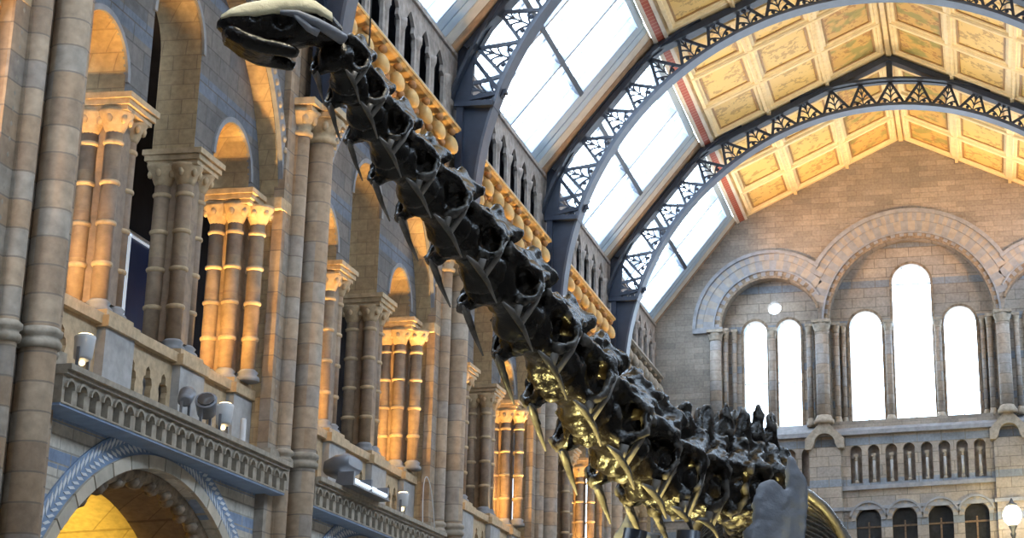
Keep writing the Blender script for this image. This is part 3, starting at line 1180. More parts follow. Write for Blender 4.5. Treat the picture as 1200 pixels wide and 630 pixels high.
def trefoil(c, z0, w, h):
    """pierced opening with a three-lobed head"""
    pts = [(c - w / 2, z0), (c - w / 2, z0 + h * 0.55)]
    pts += [(c - w * 0.62, z0 + h * 0.66), (c - w * 0.5, z0 + h * 0.78), (c - w * 0.3, z0 + h * 0.80), (c - w * 0.28, z0 + h * 0.93), (c, z0 + h)]
    pts += [(2 * c - u, v) for u, v in pts[-2::-1]]
    return pts


for k in range(0, 5):
    c = bay_c(k)
    t = thing('gallery_parapet', 'pierced stone parapet with trefoil openings, %s' % bay_words(k), 'parapet', (XT, c, 6.1), 'pierced gallery parapets')
    for (u0, u1) in ((-2.93, -1.36), (-0.64, 0.64), (1.36, 2.32)):
        b = MB()
        w = u1 - u0
        n = 3
        hl = [trefoil(c + u0 + w * (i + 0.5) / n, 6.2, 0.2, 0.6) for i in range(n)]
        b.plate([(c + u0, 6.1), (c + u1, 6.1), (c + u1, 6.98), (c + u0, 6.98)], hl, XT - 0.02, XT - 0.09, mpL)
        b.build('pierced_panel', 'buff', t)
        b = MB()
        b.box(XT - 0.22, XT + 0.05, c + u0, c + u1, 6.98, 7.1)
        b.build('coping', 'buff', t)
    # blind arcade band below the ledge
    t = thing('blind_arcade', 'narrow ledge band of small blind arches, %s' % bay_words(k), 'arcade band', (-7.3, c, 5.75), 'blind arcade bands below the gallery')
    b = MB()
    y0, y1 = c - 3.12, c + 3.12
    n = 23
    p = (y1 - y0) / n
    b.plate([(y0, 5.74), (y1, 5.74), (y1, 6.03), (y0, 6.03)], [arch(y0 + p * (i + 0.5), 5.90, 0.075, 5.76, 8) for i in range(n)], -7.30, -7.42, mpL)
    for i in range(n):
        yy = y0 + p * (i + 0.5)
        b.arc_band((yy, 5.90), 0.078, 0.105, 0, pi, -7.27, -7.31, mpL, 8)
    b.build('arch_panel', 'buffgrey', t)
    b = MB()
    b.box(-7.59, -7.43, y0, y1, 5.745, 6.03)
    b.cur = 1
    b.box(-7.60, -7.31, y0, y1, 5.715, 5.745)
    b.build('recess', ['arcade', 'blueglaze'], t)
    b = MB()
    b.box(-7.62, -7.26, y0 - 0.01, y1 + 0.01, 6.03, 6.07)
    b.box(-7.62, -7.22, y0 - 0.01, y1 + 0.01, 6.07, 6.13)
    b.build('ledge_moulding', 'buffgrey', t)

# ---- corbel cornice, lamplight painted in as gold, unlit bay in grey
for k in range(0, 5):
    c = bay_c(k)
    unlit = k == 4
    t = thing('corbel_frieze', ('%s cornice of egg-shaped corbels above the %s' % ('grey unlit' if unlit else 'lamplit gold', bay_words(k))), 'cornice', (-7.4, c, 12.0), 'corbel cornices under the roof')
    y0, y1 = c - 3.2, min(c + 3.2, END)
    mats = ['buffgrey', 'carved'] if unlit else ['corbel', 'rust']  # unlit and lamplit colours of one terracotta
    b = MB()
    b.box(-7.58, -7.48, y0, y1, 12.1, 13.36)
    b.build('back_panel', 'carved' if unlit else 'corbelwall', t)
    b = MB()
    b.box(-7.56, -7.24, y0, y1, 13.36, 13.41)
    b.plate([(-7.54, 13.36), (-7.26, 13.36), (-7.30, 13.33), (-7.54, 13.30)], [], y0, y1, lambda u, v, d: (u, d, v))
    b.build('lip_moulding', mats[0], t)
    b = MB()
    b.box(-7.58, -7.28, y0 - 0.05, y1 - 0.3, 13.41, 13.47)
    b.build('lead_capping', 'leadedge', t)
    n = 8
    p = (y1 - y0) / n
    for tier in range(3):
        for i in range(n + (0 if tier != 1 else -1)):
            yy = y0 + p * (i + (0.5 if tier != 1 else 1.0))
            if tier == 2 and abs(yy - c) < 0.9:
                continue
            x, z, q = -7.30 - 0.06 * tier, 12.98 - 0.33 * tier, 1 - 0.1 * tier
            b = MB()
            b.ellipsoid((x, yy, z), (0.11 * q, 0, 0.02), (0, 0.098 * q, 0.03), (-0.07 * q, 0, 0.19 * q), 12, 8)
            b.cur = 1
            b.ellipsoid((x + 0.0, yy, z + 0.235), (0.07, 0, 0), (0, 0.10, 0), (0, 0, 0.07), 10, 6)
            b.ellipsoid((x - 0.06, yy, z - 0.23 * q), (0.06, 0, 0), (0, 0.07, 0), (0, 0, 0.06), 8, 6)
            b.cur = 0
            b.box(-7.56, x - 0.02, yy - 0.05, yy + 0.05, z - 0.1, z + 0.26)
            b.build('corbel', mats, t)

# ---- dark arcade under the skylights
for k in range(0, 5):
    c = bay_c(k)
    t = thing('roof_arcade', 'dark stone arcade below the skylight, above the %s' % bay_words(k), 'arcade', (-7.55, c, 13.5), 'dark arcades below the skylights')
    y0, y1 = c - PITCH / 2, min(c + PITCH / 2, END)
    n = 7
    a0, a1 = c - 3.1, c + 3.1
    p = (a1 - a0) / n
    b = MB()

    def lobed(cy):
        w = 0.29
        return [(cy - w, 13.62), (cy - w, 14.36), (cy - w * 0.62, 14.42), (cy - w * 0.75, 14.55), (cy - w * 0.42, 14.66), (cy, 14.76), (cy + w * 0.42, 14.66), (cy + w * 0.75, 14.55), (cy + w * 0.62, 14.42), (cy + w, 14.36), (cy + w, 13.62)]
    b.plate([(y0, 13.5), (y1, 13.5), (y1, 15.05), (y0, 15.05)], [lobed(a0 + p * (i + 0.5)) for i in range(n)], -7.52, -7.58, mpL)
    b.box(-7.55, -7.47, y0, y1, 14.97, 15.05)
    b.build('arcade_wall', 'arcade', t)
    for i in range(n + 1):
        yy = a0 + p * i
        b = MB()
        b.lathe(-7.55, yy, [(0.10, 13.5), (0.10, 13.58), (0.055, 13.64), (0.055, 14.2), (0.07, 14.22), (0.11, 14.36), (0.11, 14.44)], 10)
        b.build('colonnette', 'arcade', t)

# ---- windows at the back of the gallery corridor
for k in range(0, 4):
    c = bay_c(k)
    WN[0] += 1
    b = MB()
    b.box(-10.6, -10.56, c + 2.2, c + 6.6, 6.2, 10.05)
    o = S(b.build('window_%d' % WN[0], 'navy'))
    b = MB()
    b.box(-10.56, -10.5, c + 2.2, c + 6.6, 10.04, 10.08)
    b.build('window_frame', 'white', o)
    b = MB()
    b.box(-10.57, -10.53, c + 5.04, c + 5.14, 6.2, 10.06)
    b.box(-10.57, -10.53, c + 4.9, c + 5.9, 10.02, 10.07)
    b.build('daylight_gap', 'dusk', o)

# ---- lamps on the gallery ledge
LZ = 6.132


def can_lamp(x, y, label, tilt=0.5, r=0.10, ln=0.26, mat='white', lit=True):
    t = thing('spot_lamp', label, 'lamp', (x, y, LZ), 'spot lamps on the gallery ledge')
    LZ_ = LZ
    b = MB()
    b.box(x - 0.09, x + 0.09, y - 0.09, y + 0.09, LZ, LZ + 0.03)
    b.bar((x, y - r - 0.02, LZ + 0.02), (x, y - r - 0.02, LZ + 0.3), 0.03, 0.02, (0, 1, 0))
    b.bar((x, y + r + 0.02, LZ + 0.02), (x, y + r + 0.02, LZ + 0.3), 0.03, 0.02, (0, 1, 0))
    b.bar((x, y - r - 0.03, LZ + 0.03), (x, y + r + 0.03, LZ + 0.03), 0.04, 0.025)
    b.build('bracket', 'steel', t)
    d = Vector((-sin(tilt) * 0.3, sin(tilt), cos(tilt))).normalized()
    cc = Vector((x, y, LZ + 0.3))
    b = MB()
    b.tube([cc - d * ln / 2, cc - d * ln * 0.4, cc + d * ln * 0.35, cc + d * ln / 2], [r * 0.6, r * 0.9, r, r * 1.05], 14)
    b.build('lamp_body', mat, t)
    b = MB()
    b.tube([cc + d * (ln / 2), cc + d * (ln / 2 + 0.02)], r * 0.8, 12)
    b.build('lens', 'bulb' if lit else 'darkglass', t)
    if not lit:
        return t
    b = MB()
    b.ellipsoid(cc - d * (ln / 2 + 0.03), (0.03, 0, 0), (0, 0.03, 0), (0, 0, 0.03), 8, 6)
    b.build('indicator_bulb', 'bulb', t)
    return t


LX = -7.43
can_lamp(LX, 19.25, 'white can lamp on the ledge just right of the first pier', 0.2)
can_lamp(LX, 21.85, 'small dark lamp low on the ledge midway between the first two piers', 1.0, 0.09, 0.26, 'steel', False)
can_lamp(LX, 22.45, 'dark round-faced lamp on the ledge, left of the bright white one', -1.0, 0.12, 0.26, 'steel', False)
can_lamp(LX, 23.0, 'bright white can lamp on the ledge left of the second pier', 0.2)
t = thing('lamp_tube', 'short white upright tube on the ledge beside the bright can lamp', 'lamp', (LX, 23.62, LZ))
b = MB()
b.lathe(LX, 23.62, [(0.06, LZ), (0.06, LZ + 0.03), (0.035, LZ + 0.05), (0.035, LZ + 0.36), (0.02, LZ + 0.38)], 10)
b.build('tube_body', 'white', t)
# the big floodlight
fy = 27.25
t = thing('floodlight', 'large grey box floodlight tilted up on the ledge right of the second pier', 'floodlight', (LX, fy, LZ))
b = MB()
d = Vector((0.75, 0.55, -0.1)).normalized()
b.box(LX - 0.1, LX + 0.1, fy - 0.12, fy + 0.12, LZ, LZ + 0.04)
b.bar((LX, fy, LZ), (LX + 0.06, fy, LZ + 0.24), 0.1, 0.08, (0, 1, 0))
b.build('yoke', 'steel', t)
b = MB()
rs = []
for q, sy, sz in ((-0.19, 0.26, 0.05), (-0.15, 0.35, 0.09), (0.0, 0.38, 0.12), (0.15, 0.36, 0.10), (0.19, 0.31, 0.06)):
    ring = []
    for j in range(16):
        a = 2 * pi * j / 16
        e = lambda v: (abs(v) ** 0.5) * (1 if v > 0 else -1)
        ring.append((LX + 0.05 + q, fy + sy * e(cos(a)), LZ + 0.34 + sz * 1.2 * e(sin(a)) + q * 0.25))
    rs.append(ring)
b.rings(rs)
b.build('housing', 'steel', t)
# twin tube fitting hung on the band
t = thing('fluorescent_fitting', 'long twin-tube fluorescent fitting with a white tray along the ledge edge', 'light fitting', (-7.2, 27.65, LZ))
b = MB()
b.box(-7.34, -7.06, 26.8, 28.5, LZ, LZ + 0.025)
b.build('tray', 'steel', t)
for x, z in ((-7.10, LZ + 0.075), (-7.26, LZ + 0.17)):
    b = MB()
    b.tube([(x, 26.9, z), (x, 28.4, z)], 0.035, 8)
    b.build('tube', 'tube', t)
for y in (26.86, 27.65, 28.44):
    b = MB()
    b.box(-7.30, -7.07, y - 0.03, y + 0.03, LZ + 0.02, LZ + 0.20)
    b.build('end_holder', 'steel', t)
can_lamp(LX, 30.35, 'small white can lamp on the ledge near the third pier', 0.1, 0.09, 0.22)
b = MB()
pts = []
for i in range(25):
    f = i / 24
    pts.append((-7.32 + 0.03 * sin(9 * f), 30.7 + 1.0 * f + 0.08 * sin(7 * f), LZ + 0.02 + 0.8 * max(0, sin(pi * max(0, f - 0.3) / 0.7)) ** 1.4))
b.tube(pts, 0.008, 6)
tag(b.build('cable', 'white'), 'thin pale looped cable rising from the ledge beside the third pier', 'cable')
# globe lamp by the end wall
lx, ly = 2.72, 53.7
t = thing('globe_lamp', 'lit white globe lamp on a dark post against the end wall', 'lamp', (lx, ly, 0))
b = MB()
b.lathe(lx, ly, [(0.28, 0), (0.28, 0.1), (0.16, 0.3), (0.09, 0.5), (0.06, 1.2), (0.05, 8.1), (0.09, 8.2), (0.05, 8.25), (0.12, 8.4), (0.12, 8.44)], 12)
b.build('post', 'irondark', t)
b = MB()
b.ellipsoid((lx, ly, 8.72), (0.27, 0, 0), (0, 0.27, 0), (0, 0, 0.30), 18, 12)
b.build('globe', 'globe', t)
b = MB()
b.lathe(lx, ly, [(0.16, 8.98), (0.17, 9.02), (0.1, 9.06), (0.05, 9.12), (0.02, 9.2)], 12)
b.build('finial', 'irondark', t)

# ================================================================== DIPLODOCUS
DI = thing('dinosaur_skeleton', 'dark long-necked dinosaur skeleton rising diagonally across the hall', 'skeleton', (0.4, 14.5, 0))


def catmull(pts, f):
    n = len(pts) - 1
    f = max(0, min(n - 1e-6, f))
    i = int(f)
    u = f - i
    p0, p1, p2, p3 = pts[max(i - 1, 0)], pts[i], pts[i + 1], pts[min(i + 2, n)]
    return 0.5 * ((2 * p1) + (p2 - p0) * u + (2 * p0 - 5 * p1 + 4 * p2 - p3) * u * u + (3 * p1 - p0 - 3 * p2 + p3) * u ** 3)


NECK = [along(*q) for q in ((394, 52, 7.62), (426, 114, 8.0), (466, 174, 8.4), (511, 230, 8.88), (561, 292, 9.42), (609, 354, 10.0), (653, 413, 10.55),
                            (691, 461, 11.05), (722, 498, 11.45), (753, 527, 11.9), (785, 547, 12.35), (816, 557, 12.8), (844, 561, 13.2), (869, 564, 13.6), (890, 566, 14.0))]


LUMPS = bpy.data.textures.new('bone_lumps', 'CLOUDS')
LUMPS.noise_scale = 0.07
LUMPS.noise_depth = 2


def bake(mb, name, mat, voxel, parent, smooth=4, rough=0.0):
    o = mb.build(name, mat, None)
    md = o.modifiers.new('r', 'REMESH')
    md.mode = 'VOXEL'
    md.voxel_size = voxel
    md.use_smooth_shade = True
    if rough:
        mdp = o.modifiers.new('d', 'DISPLACE')
        mdp.texture = LUMPS
        mdp.texture_coords = 'GLOBAL'
        mdp.strength = rough
        mdp.mid_level = 0.5
    ms = o.modifiers.new('s', 'SMOOTH')
    ms.iterations = smooth
    ms.factor = 0.5
    dg = bpy.context.evaluated_depsgraph_get()
    me = bpy.data.meshes.new_from_object(o.evaluated_get(dg))
    old = o.data
    o.modifiers.clear()
    o.data = me
    bpy.data.meshes.remove(old)
    me.name = name
    for p in me.polygons:
        p.use_smooth = True
    if parent:
        place2(o, parent)
    return o


def place2(o, parent):
    o.parent = parent
    bpy.context.view_layer.update()
    o.matrix_parent_inverse = parent.matrix_world.inverted()


def tri_plate(mb, a, b_, c, th):
    a, b_, c = Vector(a), Vector(b_), Vector(c)
    n = (b_ - a).cross(c - a).normalized() * th / 2
    mb.add([a + n, b_ + n, c + n, a - n, b_ - n, c - n], [(0, 1, 2), (5, 4, 3), (0, 3, 4, 1), (1, 4, 5, 2), (2, 5, 3, 0)])


def vertebra(P, F, L, h, w, dorsal=0.0, idx=0):
    F = F.normalized()
    U = Vector((0, 0, 1))
    U = (U - U.dot(F) * F).normalized()
    Lf = U.cross(F)
    rnd = random.Random(idx)

    def q(a, b_, c):
        return P + F * (a * L) + Lf * (b_ * w) + U * (c * h)
    m = MB()
    d = dorsal
    # centrum: spool with flared ends
    m.tube([q(-.50, 0, -.14), q(-.40, 0, -.15), q(-.12, 0, -.12), q(.15, 0, -.12), q(.40, 0, -.14), q(.54, 0, -.14)], [.19 * h, .24 * h, .16 * h, .16 * h, .23 * h, .15 * h], 12)
    # neural arch body
    m.tube([q(-.42, 0, .16), q(-.1, 0, .17), q(.3, 0, .08)], [.17 * h, .18 * h, .12 * h], 10)
    th = .055 * h
    sp = 0.44 + 0.17 * d + rnd.uniform(-.03, .05)
    for s in (-1, 1):
        pre = q(.62, s * .26, .08)
        post = q(-.52, s * .32, .27)
        spn = q(-.26 + .02 * d + rnd.uniform(-.08, .08) * d, s * (.14 + .02 * d), sp)
        dia = q(.06, s * (.42 + .06 * d), -.02 + .10 * d)
        par = q(.26, s * .32, -.32)
        mid = q(-.02, s * .10, .10)
        # neural spine, forked over the neck, with a rounded tip
        m.tube([q(-.06, s * .06, .14), (spn + mid) / 2, spn - U * .05 * h, spn + U * .05 * h * d], [.12 * h, .10 * h, .075 * h - .02 * h * d, .05 * h - .022 * h * d], 8)
        if d < .5:
            m.ellipsoid(spn - U * .02 * h, F * (.10 - .035 * d) * h, Lf * .05 * h, U * .06 * h, 8, 6)
        # zygapophyses
        m.tube([q(.10, s * .11, .06), q(.38, s * .21, .06), pre], [.10 * h, .08 * h, .055 * h], 8)
        m.tube([q(-.12, s * .10, .18), q(-.32, s * .22, .25), post], [.10 * h, .085 * h, .075 * h], 8)
        # transverse process
        m.tube([q(.02, s * .08, .04), q(.04, s * .26, .0), dia, dia - U * .08 * h], [.10 * h, .07 * h, .06 * h, .05 * h], 8)
        m.tube([q(.24, s * .10, -.18), par], [.085 * h, .055 * h], 8)
        m.tube([dia, q(.16, s * .43, -.22), par], [.05 * h, .04 * h, .05 * h], 7)
        # laminae: broad side plates hollow underneath
        tri_plate(m, q(.05, s * .43, .05), post, mid, th)
        tri_plate(m, q(.05, s * .43, .05), pre, mid, th)
        tri_plate(m, pre, dia, post, th)
        if d < 0.3:
            tri_plate(m, spn, post, q(.25, s * .15, .18), th)
            tri_plate(m, spn, pre, mid, th)
        else:
            tri_plate(m, spn - U * .03 * h, q(-.5, s * .12, .2), q(.34, s * .10, .16), th * 1.3)
            tri_plate(m, spn - U * .34 * h, post, mid, th)
            tri_plate(m, spn - U * .36 * h, pre, mid, th)
        tri_plate(m, q(-.42, s * .12, -.12), post, q(-.1, s * .1, .05), th)
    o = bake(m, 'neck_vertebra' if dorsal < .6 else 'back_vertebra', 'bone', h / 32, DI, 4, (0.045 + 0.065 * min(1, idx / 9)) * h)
    if dorsal < .75:
        for s in (-1, 1):
            r = MB()
            ln = 0.56 - 0.22 * min(1, h / .8)
            r.tube([q(.48, s * .22, -.40), q(.30, s * .25, -.41), q(.14, s * .27, -.44), q(.02, s * .28, -.47), q(.16 - ln, s * .28, -.55)], [.010 * h, .030 * h, .028 * h, .022 * h, .007 * h], 8)
            r.tube([par_pt(q, s), q(.22, s * .26, -.42)], [.035 * h, .03 * h], 7)
            r.tube([q(.06, s * .43, -.06), q(.10, s * .40, -.25), q(.12, s * .27, -.44)], [.035 * h, .025 * h, .03 * h], 7)
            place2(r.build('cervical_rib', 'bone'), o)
    return o


def par_pt(q, s):
    return q(.26, s * .30, -.33)


# arc-length sampled vertebrae
dense = [catmull(NECK, i / 20) for i in range(20 * (len(NECK) - 1) + 1)]
acc = [0.0]
for i in range(1, len(dense)):
    acc.append(acc[-1] + (dense[i] - dense[i - 1]).length)
TOT = acc[-1]


def at_len(s):
    s = max(0, min(TOT, s))
    for i in range(1, len(acc)):
        if acc[i] >= s:
            f = (s - acc[i - 1]) / max(1e-9, acc[i] - acc[i - 1])
            return dense[i - 1].lerp(dense[i], f)
    return dense[-1]


lens = []
s = 0.0
i = 0
while s < TOT - 0.1:
    f = s / TOT
    L = 0.22 + 1.1 * f if f < 0.28 else (0.53 if f < 0.55 else max(0.30, 0.53 - 0.60 * (f - 0.55)))
    L = min(L, 0.54)
    sm = s + L / 2
    if sm > TOT:
        break
    fm = sm / TOT
    h = 0.34 + 0.50 * min(1, fm / 0.6) - 0.04 * max(0, fm - .6) / .4
    P = at_len(sm)
    F = at_len(sm - L / 2) - at_len(sm + L / 2)
    dorsal = max(0, min(1, (fm - 0.66) / 0.2))
    w = h * (0.78 - 0.02 * dorsal)
    vertebra(P, F, L * 1.04, h, w, dorsal, i)
    s += L
    i += 1
# back vertebrae running away from the camera
base = at_len(TOT)
for j in range(9):
    P = base + Vector((-0.035 * (j + 1), 0.3 + 0.30 * j, 0.0))
    vertebra(P, Vector((0.1, -1, 0.0)), 0.31, 0.80, 0.62, 1.0, 50 + j)

# ribs of the chest
for j in range(9):
    c0 = base + Vector((-0.035 * j, 0.15 + 0.30 * j, -0.02))
    sc_ = 0.75 + 0.35 * min(1, j / 4)
    for s in (-1, 1):
        m = MB()
        pts = []
        rad = []
        for q in range(13):
            a = radians(8 + 150 * q / 12)
            pts.append(c0 + Vector((s * 0.84 * sc_ * sin(a), 0.10 + 0.25 * (q / 12), 0.06 - 0.92 * sc_ * (1 - cos(a)))))
            rad.append(0.045 * (1 - 0.4 * q / 12))
        m.tube(pts, rad, 8, True, 1.7)
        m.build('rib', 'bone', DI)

# shoulder blades
SCAP = [(925, 531), (934, 547), (944, 562), (945, 590), (942, 632), (936, 668), (915, 690), (892, 678), (874, 650), (872, 622), (884, 612), (884, 585), (891, 566), (903, 560), (911, 567), (918, 577), (923, 572), (922, 550)]
for s in (1, -1):
    m = MB()
    front, back = [], []
    ctrs = along(910, 610, 13.0)
    loop = []
    for px, py in SCAP:
        y = 12.75 - 0.0022 * (945 - px) - 0.0010 * (py - 530)
        p = along(px, py, y)
        if s < 0:
            p = Vector((-0.05 - p.x, p.y, p.z - 0.30))
        loop.append(p)
    cen = sum(loop, Vector()) / len(loop)
    nrm = Vector((s * 0.75, -0.6, 0.1)).normalized()
    n = len(loop)
    tri = tessellate_polygon([[Vector((p.x * 1.0 + p.y * 0.2 * s, p.z, 0)) for p in loop]])
    rings = [[p - nrm * 0.03 for p in loop], [p + nrm * 0.012 + (cen - p) * 0.0 for p in loop], [p + nrm * 0.04 + (cen - p) * 0.07 for p in loop]]
    for r in rings:
        m.v += [tuple(p) for p in r]
    for k in range(2):
        for jx in range(n):
            m.f.append([k * n + jx, k * n + (jx + 1) % n, (k + 1) * n + (jx + 1) % n, (k + 1) * n + jx])
            m.mi.append(0)
            m.sm.append(True)
    for t3 in tri:
        m.f.append([t3[0], t3[1], t3[2]])
        m.f.append([2 * n + t3[2], 2 * n + t3[1], 2 * n + t3[0]])
        m.mi += [0, 0]
        m.sm += [True, True]
    bake(m, 'shoulder_blade', 'bonegrey', 0.014, DI, 4, 0.02)

# skull ------------------------------------------------------------
OCC = along(398, 42, 7.62)
SNT = along(258, 32, 7.42)
A = (SNT - OCC)
SK_MID = (SNT + OCC) / 2
SL = A.length
A.normalize()
V = (CAM - OCC).normalized()            # towards the viewer
UP = (Vector((0, 0, 1)) - Vector((0, 0, 1)).dot(A) * A).normalized()
SIDE = UP.cross(A).normalized()
roll = radians(0)
UP2 = UP * cos(roll) + SIDE * sin(roll)
SIDE2 = UP2.cross(A).normalized()


def sk(a, b_, c):
    return OCC + A * (a * SL) + SIDE2 * b_ + UP2 * c


def sring(a, hw, top, bot, n=16, e=0.75):
    r = []
    for j in range(n):
        t = 2 * pi * j / n
        cx_, sx_ = cos(t), sin(t)
        f = lambda v: (abs(v) ** e) * (1 if v >= 0 else -1)
        r.append(sk(a, hw * f(cx_), (top + bot) / 2 + (top - bot) / 2 * f(sx_)))
    return r


STN = [(-.02, .04, .035, -.045), (.08, .075, .088, -.055), (.22, .095, .132, -.045), (.38, .10, .150, -.070), (.5, .09, .143, -.085), (.65, .08, .124, -.095), (.8, .078, .102, -.085), (.92, .068, .072, -.045), (1.0, .05, .038, -.012), (1.03, .025, .02, .0)]
m = MB()
m.rings([sring(*st) for st in STN])
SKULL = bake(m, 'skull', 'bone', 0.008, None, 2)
# eye socket and cheek hollows pressed into both sides
for v in SKULL.data.vertices:
    for s in (-1, 1):
        for a_, c_, ra, dep in ((.26, .035, .05, .045), (.50, .02, .045, .03), (.72, .03, .03, .015), (.12, .0, .035, .03)):
            cc = sk(a_, s * .095, c_)
            dd = (v.co - cc).length
            if dd < ra:
                v.co -= SIDE2 * s * dep * (1 - (dd / ra) ** 2)
place2(SKULL, DI)
# skull roof shell, light from above painted in as cream
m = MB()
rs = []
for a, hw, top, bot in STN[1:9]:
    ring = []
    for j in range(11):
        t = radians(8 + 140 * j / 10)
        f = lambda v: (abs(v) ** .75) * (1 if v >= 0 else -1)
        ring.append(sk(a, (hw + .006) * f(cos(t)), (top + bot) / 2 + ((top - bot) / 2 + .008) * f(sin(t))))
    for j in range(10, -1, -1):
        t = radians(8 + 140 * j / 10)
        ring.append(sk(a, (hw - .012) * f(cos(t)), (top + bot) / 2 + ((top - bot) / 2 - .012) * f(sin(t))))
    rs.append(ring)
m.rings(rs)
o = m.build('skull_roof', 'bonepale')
o['label'] = 'top of the skull painted pale cream as if lit'
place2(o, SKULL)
# cheek bar running back to the jaw joint, painted grey for the light on it
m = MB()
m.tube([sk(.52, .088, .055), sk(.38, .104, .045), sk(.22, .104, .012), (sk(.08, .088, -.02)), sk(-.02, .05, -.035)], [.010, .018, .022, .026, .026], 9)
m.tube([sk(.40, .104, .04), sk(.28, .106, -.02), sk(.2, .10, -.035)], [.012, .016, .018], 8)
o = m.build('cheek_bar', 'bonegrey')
o['label'] = 'cheek bar of the skull painted grey as if lit'
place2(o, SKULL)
# lower jaw
m = MB()
for s in (-1, 1):
    m.tube([sk(.36, s * .075, -.128), sk(.42, s * .078, -.118), sk(.52, s * .076, -.108), sk(.66, s * .072, -.100), sk(.8, s * .062, -.072), sk(.9, s * .045, -.035), sk(.95, 0, -.02)], [.020, .030, .034, .036, .036, .03, .026], 10)
for a in (.60, .68, .76, .84, .9):
    m.tube([sk(a, -.06, -.095 + .32 * max(0, a - .72)), sk(a, .06, -.095 + .32 * max(0, a - .72))], .038, 8)
m.tube([sk(.40, -.075, -.122), sk(.46, -.07, -.115)], .03, 8)
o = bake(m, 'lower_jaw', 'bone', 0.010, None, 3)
place2(o, SKULL)
m = MB()
for j in range(9):
    b_ = -.06 + .12 * j / 8
    aa = .97 - abs(b_) * 1.1
    m.tube([sk(aa - .01, b_, -.018), sk(aa - .02, b_, -.062)], [.006, .003], 6)
o = m.build('teeth', 'tooth')
place2(o, SKULL)

# wire from the roof to the neck
wp = along(431, 84, 7.85)
m = MB()
m.tube([wp, (wp.x, wp.y, 12.0), (wp.x, wp.y, RIDGE - 0.6)], 0.0035, 6)
tag(m.build('suspension_wire', 'steel'), 'thin steel wire hanging from the roof down to the front of the neck', 'wire')
# steel support under the neck base (a thing of its own)
t = thing('support_stand', 'dark blue steel support legs below the base of the neck', 'support stand', (-0.2, 12.2, 0))
for (x0, y0, z0, x1, y1) in ((-0.40, 12.0, 3.24, -0.95, 11.9), (-0.10, 12.2, 3.24, -0.25, 12.1), (0.08, 12.9, 3.22, 0.1, 13.2)):
    m = MB()
    m.tube([(x0, y0, z0), ((x0 * .8 + x1 * .2) - .03, y0, z0 * 0.8), (x1, y1, 0.0)], [0.075, 0.085, 0.09], 12)
    m.build('leg', 'standblue', t)
m = MB()
m.tube([(-0.40, 12.0, 3.16), (-0.10, 12.2, 3.16), (0.08, 12.9, 3.14)], 0.022, 10)
m.build('cradle', 'standblue', t)

# ================================================================== LIGHT
w = bpy.data.worlds.new('sky')
SC.world = w
w.use_nodes = True
bg = w.node_tree.nodes['Background']
bg.inputs[0].default_value = (0.70, 0.84, 1.0, 1)
bg.inputs[1].default_value = 12.0


def area(name, loc, direction, sx, sy, energy, color, portal=False, spread=pi):
    d = bpy.data.lights.new(name, 'AREA')
    d.shape = 'RECTANGLE'
    d.size, d.size_y = sx, sy
    d.energy = energy
    d.color = color
    d.spread = spread
    o = bpy.data.objects.new(name, d)
    COL.objects.link(o)
    o.location = loc
    dr = Vector(direction).normalized()
    o.rotation_euler = dr.to_track_quat('-Z', 'Y').to_euler()
    if portal:
        d.cycles.is_portal = True
    return o


def spot(name, loc, target, energy, color, angle=80, blend=0.6, r=0.06):
    d = bpy.data.lights.new(name, 'SPOT')
    d.energy = energy
    d.color = color
    d.spot_size = radians(angle)
    d.spot_blend = blend
    d.shadow_soft_size = r
    o = bpy.data.objects.new(name, d)
    COL.objects.link(o)
    o.location = loc
    o.rotation_euler = (Vector(target) - Vector(loc)).to_track_quat('-Z', 'Y').to_euler()
    return o


def point(name, loc, energy, color, r=0.1):
    d = bpy.data.lights.new(name, 'POINT')
    d.energy = energy
    d.color = color
    d.shadow_soft_size = r
    o = bpy.data.objects.new(name, d)
    COL.objects.link(o)
    o.location = loc
    return o


for p, sgn in portals:
    nx, nz = (EAVE[1] - LOW[1]) / SLN, (LOW[0] - EAVE[0]) / SLN
    o = area('skylight_portal', p, (-sgn * nx, 0, -nz), 1, 1, 1, (1, 1, 1), True)
    dirv = Vector((-sgn * nx, 0, -nz))
    # local x along the hall
    zax = -dirv
    xax = Vector((0, 1, 0))
    yax = zax.cross(xax)
    o.matrix_world = Matrix.Translation(p) @ Matrix((xax, yax, zax)).transposed().to_4x4()
    o.data.size, o.data.size_y = 5.5, SLN * 0.95
area('window_portal', (EX, END + 0.85, 14.0), (0, -1, 0), 11.5, 5.6, 1, (1, 1, 1), True)

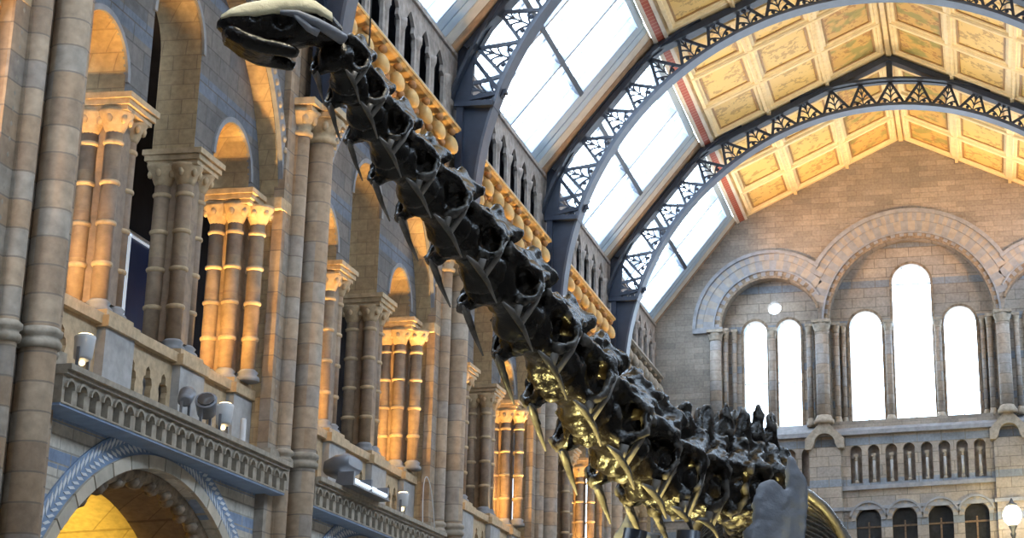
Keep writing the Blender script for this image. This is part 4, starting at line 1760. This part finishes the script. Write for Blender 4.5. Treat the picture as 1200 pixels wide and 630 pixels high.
WARM = (1.0, 0.58, 0.20)
AMBER = (1.0, 0.54, 0.15)
for k in range(-1, 4):
    c = bay_c(k)
    # lamps behind the parapet in the side lights
    for off in (-1.9, 1.9):
        spot('gallery_lamp', (XT - 0.30, c + off - 0.35, 6.75), (XT - 0.24, c + off + 0.42, 10.1), 700, AMBER, 34, 0.5, 0.06)
    spot('gallery_lamp', (XT - 0.22, c + 1.45, 7.2), (XT - 0.12, c + 2.60, 8.1), 170, AMBER, 90, 0.8, 0.06)
    spot('gallery_lamp', (XT - 0.22, c - 2.3, 7.2), (XT - 0.14, c - 1.2, 7.9), 120, AMBER, 80, 0.8, 0.06)
    for off in (-1.95, 1.8):
        point('coping_fill_light', (XT + 0.16, c + off, 7.42), 9, AMBER, 0.05)  # unseen fill light added to brighten the coping
    # lamps on the ledge that graze the wall up to the cornice
    for off in (-2.55, -1.3, 0.0, 1.3, 2.55):
        spot('ledge_lamp', (-7.36, c + off, 6.5), (-7.34, c + off, 13.0), (2000 if off else 1500) if abs(off) != 1.3 else 800, WARM, 24, 0.8, 0.06)
    # chapel lamp
    spot('chapel_lamp', (XLOW - 1.2, c - 0.6, 4.2), (XLOW - 4.5, c + 1.2, 4.6), 600, (1.0, 0.68, 0.16), 150, 0.6, 0.2)
# lamps on the cornice that wash the painted ceiling
for k in range(0, 5):
    c = bay_c(k)
    for s in (-1, 1):
        spot('ceiling_lamp', (s * 7.0, c - 0.6, 13.75), (s * 0.2, c - 1.0, 19.8), (1700, 1700, 1800, 2100, 2500)[k], (1.0, 0.76, 0.42), 70, 0.9, 0.3)
spot('skull_lamp', (0.6, 6.2, 16.5), (SK_MID.x, SK_MID.y, SK_MID.z), 4200, (1.0, 0.9, 0.68), 7, 0.6, 0.05)
for s in (-1, 1):
    spot('gable_fill_light', (s * 6.3, 50.5, 13.9), (s * 0.8, 54.5, 19.2), 2300, (1.0, 0.50, 0.14), 56, 0.9, 0.3)  # unseen fill added to warm the top of the gable
# lamps at the neck base and on the floor
spot('display_lamp', (-2.2, 10.6, 0.3), (-0.2, 11.9, 3.5), 2400, (1.0, 0.83, 0.30), 60, 0.7, 0.15)
spot('display_lamp', (-1.6, 13.2, 0.3), (0.1, 13.2, 3.5), 1100, (1.0, 0.83, 0.30), 60, 0.7, 0.15)
point('globe_glow', (2.72, 53.25, 8.72), 160, (1.0, 0.75, 0.3), 0.3)

# ------------------------------------------------------------------ view
SC.view_settings.view_transform = 'Standard'
SC.view_settings.look = 'None'
SC.view_settings.gamma = 1
SC.view_settings.use_curve_mapping = False
SC.view_settings.exposure = 0.0
SC.cycles.use_denoising = True
SC.cycles.max_bounces = 8
SC.cycles.transparent_max_bounces = 16
SC.cycles.sample_clamp_indirect = 6
